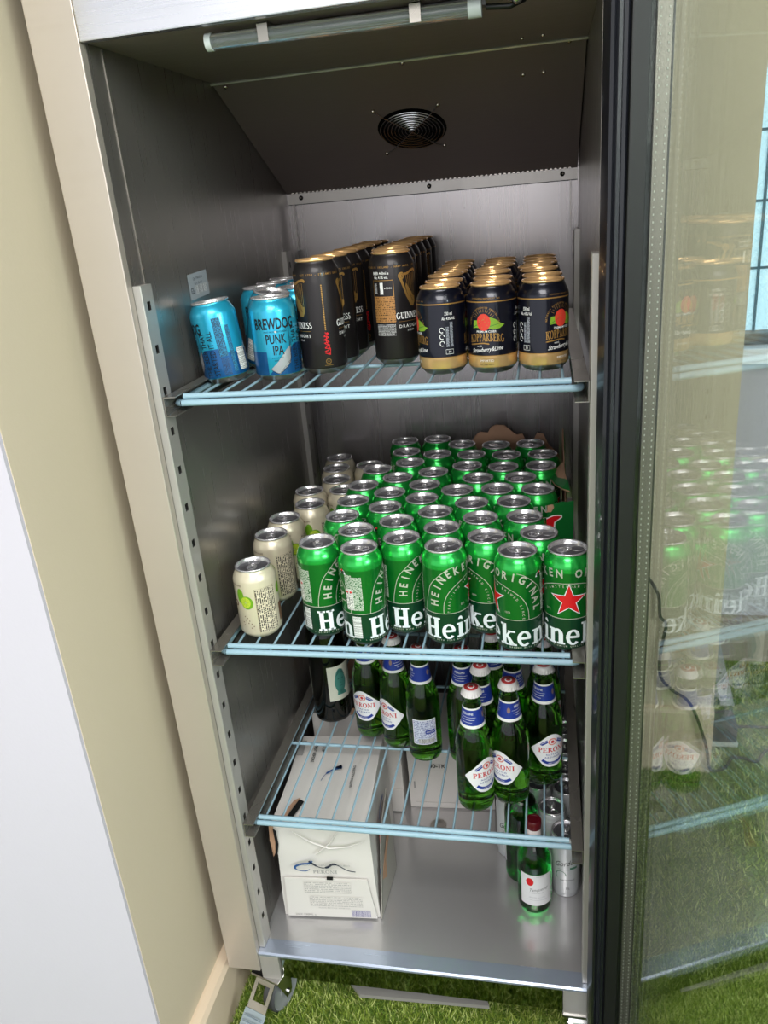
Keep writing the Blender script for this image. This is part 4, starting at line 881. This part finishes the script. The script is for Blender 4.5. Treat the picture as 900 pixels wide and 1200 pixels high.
# ================================================================== BOTTLES
def glass(name, col, rough=.02):
    m = mat(name, col, rough, 0, trans=1., ior=1.48); return m
M_bgl = glass('green_bottle_glass', (.42, .78, .22)); M_bgl2 = glass('bright_green_bottle_glass', (.18, .82, .35)); M_bdk = glass('dark_olive_glass', (.12, .13, .05))
def interp(P):
    def f(z):
        for (r0, z0), (r1, z1) in zip(P, P[1:]):
            if z0 <= z <= z1: return r0 + (r1 - r0) * (z - z0) / max(1e-9, z1 - z0)
        return P[-1][0]
    return f
PP_ = [(.0, .004), (.018, .003), (.024, .0006), (.0285, .003), (.0302, .009), (.0305, .016), (.0305, .110), (.0300, .119), (.0286, .129), (.0262, .139), (.0233, .148), (.0205, .1555), (.0183, .163), (.0170, .172), (.0155, .185), (.0142, .197), (.0132, .206), (.0138, .2075), (.0138, .2105), (.0130, .212), (.0128, .219), (.0, .219)]
bm = bmesh.new(); lathe(bm, PP_, 36); ME_B = bpy.data.meshes.new('bottle_glass'); bm.to_mesh(ME_B); bm.free(); ME_B.materials.append(M_bgl)
rB = interp(PP_[6:18])
bm = bmesh.new(); n_ = 42; rings = []          # crimped crown cap
for r, z, fl in ((.0162, .2125, 1), (.0157, .2145, 1), (.0146, .2195, 0), (.0137, .2225, 0), (.0118, .2240, 0)):
    rings.append([bm.verts.new(((r + (.0009 if (fl and k % 2) else 0)) * math.cos(2 * PI * k / n_), (r + (.0009 if (fl and k % 2) else 0)) * math.sin(2 * PI * k / n_), z)) for k in range(n_)])
for a, b in zip(rings, rings[1:]):
    for k in range(n_): bm.faces.new((a[k], a[(k + 1) % n_], b[(k + 1) % n_], b[k]))
bm.faces.new(rings[-1]); bm.faces.new(rings[0][::-1])
ME_CAP = bpy.data.meshes.new('bottle_cap'); bm.to_mesh(ME_CAP); bm.free(); ME_CAP.materials.append(mat('white_cap_enamel', (.90, .88, .88), .35, .1))
bm = bmesh.new(); lathe(bm, [(.0114, .2241), (.0114, .2243), (0, .2243)], 24, [0, 0])
lathe(bm, [(.0056, .2244), (.0056, .2245), (0, .2245)], 20, [1, 1]); lathe(bm, [(.0036, .2246), (.0036, .2247), (0, .2247)], 16, [0, 0])
ME_CP = bpy.data.meshes.new('cap_print'); bm.to_mesh(ME_CP); bm.free(); ME_CP.materials.append(mat('cap_red', (.70, .22, .22), .45)); ME_CP.materials.append(M_white)
M_roy = mat('royal_blue_ink', (.13, .22, .58), .4); M_prd = mat('lettering_red', (.78, .22, .24), .45); M_pnk = mat('pale_red_ink', (.85, .55, .52), .5); M_lab = mat('label_paper', (.92, .92, .93), .45)
ink = Ink()      # 0 paper 1 red 2 royal 3 pale red
dm = smooth_path([(-.0370, .074), (-.034, .0785), (-.014, .0985), (-.006, .1045), (0, .106), (.006, .1045), (.014, .0985), (.034, .0785), (.0370, .074), (.034, .0695), (.018, .0475), (.009, .0425), (0, .0415), (-.009, .0425), (-.018, .0475), (-.034, .0695), (-.0370, .074)], 3)[:-1]
ink.poly(dm, 0, 0)
serif(ink, 'PERONI', 0, .0710, .0095, 1, 1, width=.0480, align='C')
ink.disc(0, .0915, .0075, .0068, 3, 1); ink.disc(0, .0915, .0050, .0045, 0, 2); ink.disc(0, .0915, .0030, .0030, 1, 3)
for s_ in (-1, 1): ink.poly([(s_ * .0075, .0905), (s_ * .017, .0845), (s_ * .021, .0860), (s_ * .019, .0895), (s_ * .009, .0960)], 2, 1); ink.stroke([(s_ * .009, .0935), (s_ * .019, .0875)], .0008, 0, 2)
ink.text('NASTRO', 0, .0645, .0034, 2, 1, space=1.3, bold=.02); ink.text('AZZURRO', 0, .0590, .0034, 2, 1, space=1.3, bold=.02)
ink.stroke(smooth_path([(-.0175, .0555), (-.010, .0505), (0, .0490), (.010, .0505), (.0175, .0555)], 4), .0052, 2, 1); ink.text('BIRRA ITALIA', 0, .0480, .0018, 0, 2, bold=.02)
ME_L = finish_ink(ink, .0305, [M_lab, M_prd, M_roy, M_pnk])
M_pback = fineprint('back_label_print', (.84, .86, .92), (.30, .34, .58), 46, 16, .52, False, duty=.6)
ink = Ink(); ink.rect(-.0215, .040, .0215, .092, 1, 0); ink.rect(-.0200, .0415, .0200, .0905, 0, 1); ink.rect(.001, .0620, .0190, .0700, 2, 2); ink.text('PERONI', .010, .0645, .0030, 1, 3); ink.rect(-.012, .043, .017, .052, 3, 2)
ME_LB = finish_ink(ink, .0305, [M_pback, M_lab, M_roy, M_bar])
ink = Ink(); Rn = .0168
ink.rect(-PI * Rn, .1585, PI * Rn, .1630, 0, 0); ink.rect(-PI * Rn, .1630, PI * Rn, .1900, 1, 0); ink.rect(-PI * Rn, .1900, PI * Rn, .1930, 0, 0)
for u0 in (-.030, .018):
    ink.text('PERONI', u0 + .010, .1815, .0042, 0, 1, bold=.02); ink.rect(u0 - .004, .1770, u0 + .024, .1775, 0, 1); ink.rect(u0 - .002, .1725, u0 + .022, .1732, 0, 1); ink.rect(u0 + .002, .1682, u0 + .018, .1688, 0, 1)
    ink.disc(u0 - .009, .1780, .0028, .0050, 2, 1)
ME_N = finish_ink(ink, Rn, [M_white, M_roy, mat('faded_gold_ink', (.55, .45, .45), .5)], rfun=lambda z: rB(z), eps=.0006)
def bottle(x, y, z, face, label, back=None):
    beta = math.atan2(cy - y, cx - x); rho = beta + PI / 2 - face / .0305
    t = thing('beer_bottle', label, 'bottle', (x, y, z), rho, 'green glass beer bottles on the lowest wire shelf')
    for nm, me in (('bottle_glass', ME_B), ('bottle_cap', ME_CAP), ('neck_label', ME_N), ('front_label', ME_L), ('back_label', ME_LB)):
        o = bpy.data.objects.new(nm, me); C.objects.link(o); o.parent = t
        if nm == 'back_label': o.rotation_euler = (0, 0, PI)
        if nm == 'bottle_cap': q = bpy.data.objects.new('cap_print', ME_CP); C.objects.link(q); q.parent = o
    return t
PB = [(.3860, .1168, -.020, 'foremost green beer bottle, diamond label turned to the right'), (.4429, .1391, .018, 'green beer bottle right of the foremost one, diamond label turned to the left'),
      (.4970, .1900, -.014, 'rightmost green beer bottle, its cap just under the shelf bar above'), (.3951, .1790, .06, 'green beer bottle directly behind the foremost one, only its neck label showing'),
      (.3590, .2310, -.026, 'green beer bottle in the second row, half hidden left of the foremost one'), (.2850, .2320, .0955, 'green beer bottle showing its rectangular back label'),
      (.2310, .2640, .026, 'green beer bottle second from the left, diamond label turned left'), (.1740, .2900, .016, 'leftmost green beer bottle, standing beside the dark wine bottle'),
      (.4450, .2240, .02, 'green beer bottle behind the second front one, blue neck label showing'), (.4060, .2850, .04, 'green beer bottle at the back under the fifth green can'), (.4960, .2720, -.03, 'green beer bottle at the back right behind the rightmost one')]
for x, y, f, lab in PB: bottle(x, y, ZCAN[2], f, lab)
# dark bottle with the teal head on its label
t = thing('wine_bottle', 'dark wine bottle with a cream label showing a teal head, at the left', 'bottle', (.0850, .335, ZCAN[2]), 0)
bm = bmesh.new(); P_ = [(0, .012), (.020, .008), (.030, .0008), (.0352, .004), (.0368, .012), (.0368, .185), (.034, .20), (.026, .214), (.017, .228), (.0148, .245), (.0140, .285), (.0155, .287), (.0155, .296), (0, .296)]
lathe(bm, P_, 40); mesh_obj('bottle_glass', bm, M_bdk, t, 60)
ink = Ink(); ink.rect(-.028, .052, .028, .128, 0, 0); ink.poly([(-.003 + .0125 * math.cos(a) * (1 if math.sin(a) < .2 else .9), .094 + .027 * math.sin(a)) for a in [2 * PI * k / 24 for k in range(24)]], 1, 1)
ink.poly([(-.010, .075), (.004, .072), (.010, .062), (-.012, .064)], 1, 1); ink.disc(-.007, .099, .002, .0012, 2, 2, 8); ink.disc(.002, .099, .002, .0012, 2, 2, 8); ink.stroke([(-.003, .098), (-.004, .090), (-.001, .089)], .0008, 2, 2); ink.stroke([(-.006, .083), (.001, .083)], .001, 2, 2)
for k in range(6): ink.stroke(smooth_path([(-.012 + k * .001, .106 + k * .002), (-.003, .112 + k * .0015), (.007 - k * .0005, .106 + k * .002)], 3), .0007, 2, 2)
me = finish_ink(ink, .0368, [mat('cream_label_paper', (.80, .80, .74), .6), mat('teal_ink', (.26, .50, .46), .5), mat('dark_teal_ink', (.12, .32, .30), .5)])
beta = math.atan2(cy - .335, cx - .085); o = bpy.data.objects.new('front_label', me); C.objects.link(o); o.parent = t; o.rotation_euler = (0, 0, beta + PI / 2 + .62)
ink = Ink(); ink.rect(-.022, .055, .022, .118, 0, 0); me = finish_ink(ink, .0368, [mat('cream_label_paper', (.8, .8, .74), .6)]); o = bpy.data.objects.new('back_label', me); C.objects.link(o); o.parent = t; o.rotation_euler = (0, 0, beta + PI / 2 - 1.95)
bm = bmesh.new(); lathe(bm, [(.0150, .225), (.0152, .243), (.0146, .286), (.0160, .288), (.0160, .2975), (0, .2975)], 24); mesh_obj('foil_capsule', bm, mat('dark_foil', (.10, .09, .07), .35, .6), t, 50)
# small gin bottle and the bigger green bottle on the cooler floor
t = thing('gin_bottle', 'small green gin bottle with white label and dark red cap on the cooler floor', 'bottle', (.4781, .1663, ZF + .0006), 0)
P_ = [(0, .004), (.022, .003), (.0265, .0004), (.0295, .004), (.0305, .012), (.0305, .106), (.0290, .118), (.0240, .130), (.0170, .140), (.0126, .147), (.0112, .155), (.0106, .172), (0, .172)]
bm = bmesh.new(); lathe(bm, P_, 36); mesh_obj('bottle_glass', bm, M_bgl2, t, 60)
ink = Ink(); ink.rect(-.030, .022, .030, .092, 0, 0); ink.disc(-.0125, .076, .0068, .0088, 1, 1); ink.text('Tanqueray', .003, .0560, .0070, 2, 1, sx=.85, shear=.5, rot=.12); ink.text('LONDON DRY GIN', 0, .0500, .0022, 3, 1); ink.text('IMPORTED  43.1% VOL', 0, .0400, .0020, 3, 1); ink.rect(-.019, .0345, .019, .0349, 3, 1); ink.text('DISTILLED', .006, .088, .0022, 3, 1)
me = finish_ink(ink, .0305, [M_lab, M_red, mat('grey_script_ink', (.45, .45, .46), .5), mat('grey_print_ink', (.62, .62, .64), .5)])
beta = math.atan2(cy - .1663, cx - .4781); o = bpy.data.objects.new('front_label', me); C.objects.link(o); o.parent = t; o.rotation_euler = (0, 0, beta + PI / 2 + .12)
bm = bmesh.new(); lathe(bm, [(.0122, .156), (.0122, .173), (.0118, .1745), (0, .1745)], 24); mesh_obj('neck_band', bm, mat('white_neck_band', (.88, .84, .84), .4), t, 50)
bm = bmesh.new(); lathe(bm, [(.0128, .1746), (.0130, .180), (.0130, .1900), (.0118, .1915), (.0085, .1915), (.0080, .1905), (0, .1905)], 28); mesh_obj('screw_cap', bm, mat('dark_red_cap', (.36, .05, .10), .35), t, 50)
t = thing('large_green_bottle', 'bright green round-shouldered bottle behind the small gin bottle', 'bottle', (.4540, .2300, ZF + .0006), 0)
P_ = [(0, .006), (.022, .004), (.0270, .0006), (.0300, .005), (.0310, .014), (.0310, .150), (.0300, .163), (.0260, .176), (.0180, .187), (.0130, .195), (.0115, .205), (.0115, .232), (0, .232)]
bm = bmesh.new(); lathe(bm, P_, 36); mesh_obj('bottle_glass', bm, M_bgl2, t, 60)
bm = bmesh.new(); lathe(bm, [(.0128, .2322), (.0128, .2450), (0, .2450)], 24); mesh_obj('screw_cap', bm, mat('green_cap', (.08, .25, .12), .4), t, 50)
ink = Ink(); ink.rect(-.024, .04, .024, .105, 0, 0); ink.text('GIN', 0, .065, .012, 1, 1); me = finish_ink(ink, .031, [M_lab, mat('grey_print_ink', (.6, .6, .6), .5)])
o = bpy.data.objects.new('front_label', me); C.objects.link(o); o.parent = t; o.rotation_euler = (0, 0, -1.9)

# ================================================================== CARTONS
M_card = painted('white_carton_board', (.86, .84, .82), .55, bump=.08, scale=60); M_kraft = painted('brown_torn_cardboard', (.74, .58, .47), .85, bump=.3, scale=120)
M_pblue = mat('ribbon_blue_ink', (.16, .33, .56), .45); M_pnavy = mat('ribbon_navy_ink', (.08, .11, .20), .45); M_grytx = mat('pale_grey_ink', (.62, .61, .60), .5); M_barp = fineprint('purple_barcode', (.84, .82, .84), (.32, .30, .52), 70, 1, .5, False, duty=2)
M_parag = fineprint('pale_paragraph', (.86, .84, .82), (.66, .64, .63), 60, 7, .55, False, duty=.5)
def flat(ink, mats, name, parent, origin, ux, uz, out, eps=.0006):
    """place 2-D print (x, z) on a plane"""
    bm = ink.bm; ux = Vector(ux).normalized(); uz = Vector(uz).normalized(); out = Vector(out).normalized()
    for v in bm.verts: v.co = Vector(origin) + ux * v.co.x + uz * v.co.z + out * (eps - v.co.y)
    return mesh_obj(name, bm, mats, parent)
def hexa(bm, P, mi=0):
    v = [bm.verts.new(p) for p in P]
    for q in ((0, 3, 2, 1), (4, 5, 6, 7), (0, 1, 5, 4), (1, 2, 6, 5), (2, 3, 7, 6), (3, 0, 4, 7)): bm.faces.new([v[i] for i in q]).material_index = mi
z0 = ZF + .0008
t = thing('beer_carton', 'battered white beer carton with blue ribbon print, front left on the cooler floor', 'carton', (.0270, .0830, z0), math.radians(4.2))
BW, BD, BH = .1765, .235, .221
def crum(bm, amt, seed, cuts=10):
    bmesh.ops.subdivide_edges(bm, edges=bm.edges[:], cuts=cuts, use_grid_fill=True); r_ = random.Random(seed)
    from mathutils import noise
    for v in bm.verts:
        k = noise.noise_vector(v.co * 14 + Vector((seed, 0, 0))); k2 = noise.noise_vector(v.co * 40 + Vector((0, seed, 0))); v.co += k * amt + k2 * amt * .35
# body shell without the torn corner
bm = bmesh.new(); hexa(bm, [(0, 0.002, 0), (BW, 0.002, 0), (BW, BD, 0), (0, BD, 0), (.004, .004, BH * .99), (BW - .006, .006, BH), (BW - .004, BD, BH), (.008, BD, BH)])
crum(bm, .0028, 3)
for v in bm.verts:
    if v.co.z < .002: v.co.z = max(v.co.z, 0.0)
    v.co.z = max(v.co.z, 0)
    f = max(0, 1 - (Vector((v.co.x - .012, v.co.y - .004, v.co.z - BH)).length / .055)); v.co += Vector((-.004, .012, -.010)) * f
mesh_obj('carton_body', bm, M_card, t, 35)
bm = bmesh.new(); slab(bm, [(.006, -.0035, .003), (BW - .0045, -.0035, .003), (BW - .016, -.0025, .0935), (.010, -.0025, .0935)], (0, .0022, 0)); mesh_obj('front_flap', bm, M_card, t)
bm = bmesh.new(); box(bm, (.088, -.0045, .0930), (.099, -.001, .0975)); mesh_obj('flap_notch', bm, M_black, t)
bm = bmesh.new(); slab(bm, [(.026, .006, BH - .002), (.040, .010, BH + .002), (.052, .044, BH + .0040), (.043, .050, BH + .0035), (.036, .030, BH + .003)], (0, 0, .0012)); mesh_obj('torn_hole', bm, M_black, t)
bm = bmesh.new(); slab(bm, [(.016, .010, BH - .001), (.026, .008, BH), (.036, .032, BH + .004), (.043, .052, BH + .0035), (.034, .047, BH + .003)], (0, 0, .0020)); mesh_obj('torn_edge', bm, M_kraft, t)
bm = bmesh.new(); slab(bm, [(-.004, .002, .140), (-.007, .004, .175), (-.005, .006, .208), (.002, .004, .216), (.004, .002, .178), (.0005, .0, .150)], (0, -.0025, 0)); mesh_obj('torn_edge', bm, M_kraft, t)
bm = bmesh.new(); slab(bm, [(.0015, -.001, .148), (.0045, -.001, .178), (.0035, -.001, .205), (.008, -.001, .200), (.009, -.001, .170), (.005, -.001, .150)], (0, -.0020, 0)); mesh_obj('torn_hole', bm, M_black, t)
# creases on the bulging front
bm = bmesh.new()
for pts in ([(.035, -.0015, .20), (.07, -.0035, .178), (.10, -.003, .165), (.135, -.0035, .170), (.165, -.002, .182)], [(.12, -.001, .205), (.105, -.0035, .180), (.085, -.003, .160), (.075, -.002, .150)]): tube(bm, pts, [.0006, .0016, .0018, .0014, .0005][:len(pts)], 6)
mesh_obj('crease', bm, M_card, t, 60)
ink = Ink()
ink.stroke(smooth_path([(.060, .108), (.050, .104), (.036, .107), (.034, .114), (.046, .120), (.060, .122), (.066, .128)], 5), [.002] * 12 + [.0042] * 19, 0, 1)
ink.stroke(smooth_path([(.060, .127), (.068, .120), (.080, .113), (.092, .114), (.102, .121), (.112, .119), (.128, .108), (.142, .105)], 5), [.004] * 8 + [.0018] * 6 + [.0045] * 10 + [.002] * 12, 1, 1)
ink.text('INTRODUCING THE NASTRO AZZURRO', .085, .1165, .0040, 2, 1, sx=.95); serif(ink, 'PERONI', .087, .0995, .0072, 2, 1, width=.044, align='C')
flat(ink, [M_pblue, M_pnavy, M_grytx], 'front_print', t, (0, -.0030, .009), (1, 0, 0), (0, 0, 1), (0, -1, 0), .0016)
ink = Ink(); ink.rect(.045, .062, .130, .088, 0, 1); ink.rect(.052, .030, .148, .054, 0, 1); ink.rect(.126, .006, .161, .022, 1, 1); ink.text('24 X 330ML e', .040, .006, .0048, 2, 1); ink.text('PLEASE RECYCLE AFTER USE', .095, .0245, .0026, 2, 1, space=1.3)
flat(ink, [M_parag, M_barp, M_grytx], 'flap_print', t, (0, -.0036, 0), (1, 0, 0), (0, 0, 1), (0, -1, 0), .0006)
ink = Ink()
ink.text('BEST BEFORE', .042, .175, .0060, 3, 1, rot=-PI / 2, bold=.02); ink.text('TOP', .058, .190, .0070, 3, 1, rot=-PI / 2, bold=.03)
ink.stroke(smooth_path([(.072, .100), (.078, .118), (.090, .130), (.104, .136), (.100, .142)], 5), [.001] * 6 + [.0045] * 15, 0, 1); ink.poly([(.088, .136), (.106, .132), (.104, .145), (.098, .141)], 1, 1)
ink.text('NASTRO AZZURRO', .132, .112, .0050, 3, 1, rot=PI / 2, bold=.02); ink.rect(.010, .170, .022, .215, 2, 1)
flat(ink, [M_pblue, M_pnavy, M_grytx, M_ink], 'top_print', t, (0, 0, BH), (1, 0, 0), (0, 1, 0), (0, 0, 1), .0035)
ink = Ink(); serif(ink, 'PERONI', .045, .130, .022, 0, 1, width=.10); ink.stroke(smooth_path([(.02, .09), (.05, .075), (.09, .085), (.13, .070), (.17, .080)], 5), .010, 1, 1); ink.stroke(smooth_path([(.06, .172), (.09, .182), (.12, .176)], 5), .007, 1, 1)
flat(ink, [M_prd, M_pblue], 'side_print', t, (BW, 0, 0), (0, 1, 0), (0, 0, 1), (1, 0, 0), .0045)
bm = bmesh.new(); slab(bm, [(BW + .002, -.002, .0015), (BW + .016, .118, .0015), (BW + .006, .150, .165), (BW + .0045, .06, .150), (BW + .004, .012, .060)], (.0018, -.0003, 0)); mesh_obj('side_flap', bm, mat('grey_board_back', (.62, .60, .57), .7), t)['label'] = 'grey side flap folded away from the carton'
bm = bmesh.new(); slab(bm, [(BW + .0042, .030, .06), (BW + .0095, .100, .105), (BW + .0090, .120, .07), (BW + .0085, .07, .03)], (.0008, 0, 0)); mesh_obj('torn_edge', bm, M_kraft, t)
# cartons behind
t = thing('narrow_carton', 'plain white carton end standing between the battered carton and the dated one', 'carton', (.158, .3660, z0), math.radians(1.5))
bm = bmesh.new(); box(bm, (0, 0, 0), (.0470, .17, .205), 0, .002); mesh_obj('carton_body', bm, M_card, t)
bm = bmesh.new(); box(bm, (.020, -.004, .002), (.0470, -.0005, .060), 0, .0005); mesh_obj('carton_flap', bm, M_card, t)
t = thing('stamped_carton', 'white carton with a stamped code at the back of the cooler floor', 'carton', (.2150, .3820, z0), math.radians(2.5))
bm = bmesh.new(); box(bm, (0, 0, 0), (.1780, .20, .152)); crum(bm, .0018, 9, 6)
for v in bm.verts: v.co.z = max(v.co.z, 0)
mesh_obj('carton_body', bm, M_card, t, 35)
ink = Ink(); ink.text('40-1K', .062, .106, .0100, 0, 1, bold=.02); ink.stroke([(.012, .016), (.168, .016)], .0006, 1, 1); ink.rect(.010, .052, .0130, .070, 1, 1)
flat(ink, [M_ink, M_grytx], 'front_print', t, (0, 0, 0), (1, 0, 0), (0, 0, 1), (0, -1, 0), .0025)
bm = bmesh.new(); box(bm, (.012, -.0022, -.0002 + .004), (.166, -.0008, .015)); mesh_obj('carton_flap', bm, M_card, t)
t = thing('opened_carton', 'opened carton with brown inside edge behind the battered white one', 'carton', (.0200, .3800, z0), 0)
bm = bmesh.new(); w_ = .125
for a, b in (((0, 0, 0), (w_, .003, .230)), ((0, .18, 0), (w_, .183, .245)), ((0, .0031, 0), (.003, .1799, .235)), ((w_ - .003, .0031, 0), (w_, .1799, .235)), ((.0031, .0031, 0), (w_ - .0031, .1799, .003))): box(bm, a, b)
mesh_obj('carton_body', bm, M_card, t)
bm = bmesh.new(); slab(bm, [(.018, .0035, .2), (.118, .0035, .2), (.118, .0035, .240), (.085, .0035, .246), (.05, .0035, .240), (.018, .0035, .236)], (0, .002, 0)); slab(bm, [(.01, .175, .2), (.118, .175, .2), (.118, .175, .258), (.01, .175, .25)], (0, .002, 0)); mesh_obj('brown_lining', bm, M_kraft, t)
# torn carton round the lager cans at the back right
M_hg = painted('printed_green_board', (.05, .42, .17), .5, bump=.05)
t = thing('torn_lager_carton', 'torn green and brown cardboard tray around the rear right lager cans', 'carton', (0, 0, ZCAN[1]), 0)
zb = ZCAN[1]
def sheet(name, pts, thick, m, seed=1):
    bm = bmesh.new(); slab(bm, pts, thick); return mesh_obj(name, bm, m, t)
sheet('back_panel', [(.345, .646, 0), (.530, .646, 0), (.530, .646, .100), (.508, .646, .124), (.498, .646, .146), (.486, .646, .149), (.478, .646, .134), (.463, .646, .132), (.456, .646, .148), (.444, .646, .146), (.432, .646, .156), (.420, .646, .167), (.403, .646, .168), (.393, .646, .164), (.386, .646, .152), (.370, .646, .154), (.360, .646, .146), (.345, .646, .120)], (0, .003, 0), M_kraft)
sheet('side_panel', [(.5345, .640, 0), (.5345, .640, .120), (.5345, .620, .160), (.5345, .590, .172), (.5345, .56, .168), (.5345, .535, .150), (.5345, .510, .152), (.5345, .480, .130), (.5345, .455, .138), (.5345, .43, .128), (.5345, .405, .140), (.5345, .37, .110), (.5345, .33, .095), (.5345, .30, .080), (.5345, .30, 0)], (.0022, 0, 0), M_kraft)
sheet('printed_side', [(.5369, .640, 0), (.5369, .640, .115), (.5369, .620, .156), (.5369, .590, .168), (.5369, .56, .163), (.5369, .535, .145), (.5369, .48, .126), (.5369, .43, .124), (.5369, .37, .106), (.5369, .30, .076), (.5369, .30, 0)], (.0014, 0, 0), M_hg)
# folded down torn strip, brown face up with green lower edge
sheet('torn_strip', [(.508, .430, .128), (.534, .452, .150), (.5345, .40, .150), (.538, .345, .150), (.5405, .300, .148), (.530, .318, .146), (.518, .36, .138)], (0, 0, .0015), M_kraft)
sheet('green_strip', [(.510, .420, .131), (.520, .425, .138), (.5385, .34, .1525), (.5410, .302, .150), (.530, .318, .148), (.518, .36, .1405)], (0, 0, .0016), M_hg)
sheet('front_flap', [(.5030, .2560, 0), (.5330, .2700, 0), (.5445, .2740, .070), (.5455, .2745, .144), (.536, .2705, .143), (.528, .2670, .145), (.514, .2610, .143), (.5045, .2565, .132), (.5030, .2560, .110)], (.0008, -.0020, 0), M_hg)
fx = Vector((.0425, .0185, 0)).normalized()
ink = Ink(); ink.poly([(-.004, .132), (.010, .143), (.0105, .1365), (-.001, .1315)], 2, 1)
ink.poly([(-.002, .122), (.010, .1255), (.0245, .1235), (.0250, .1185), (.0135, .1120), (.0120, .0980), (-.002, .0975)], 1, 1)
ink.poly([(-.002, .120), (.010, .1235), (.0225, .1215), (.0225, .1195), (.0110, .1130), (.0095, .1000), (-.002, .0995)], 0, 2)
ink.poly([(-.0005, .132), (-.0005, .1435), (.008, .1440), (.011, .139), (.006, .131)], 2, 3)
flat(ink, [M_red, M_white, M_kraft], 'star_print', t, (.5050, .2552, 0), fx, (0, 0, 1), (fx.y, -fx.x, 0), .0008)
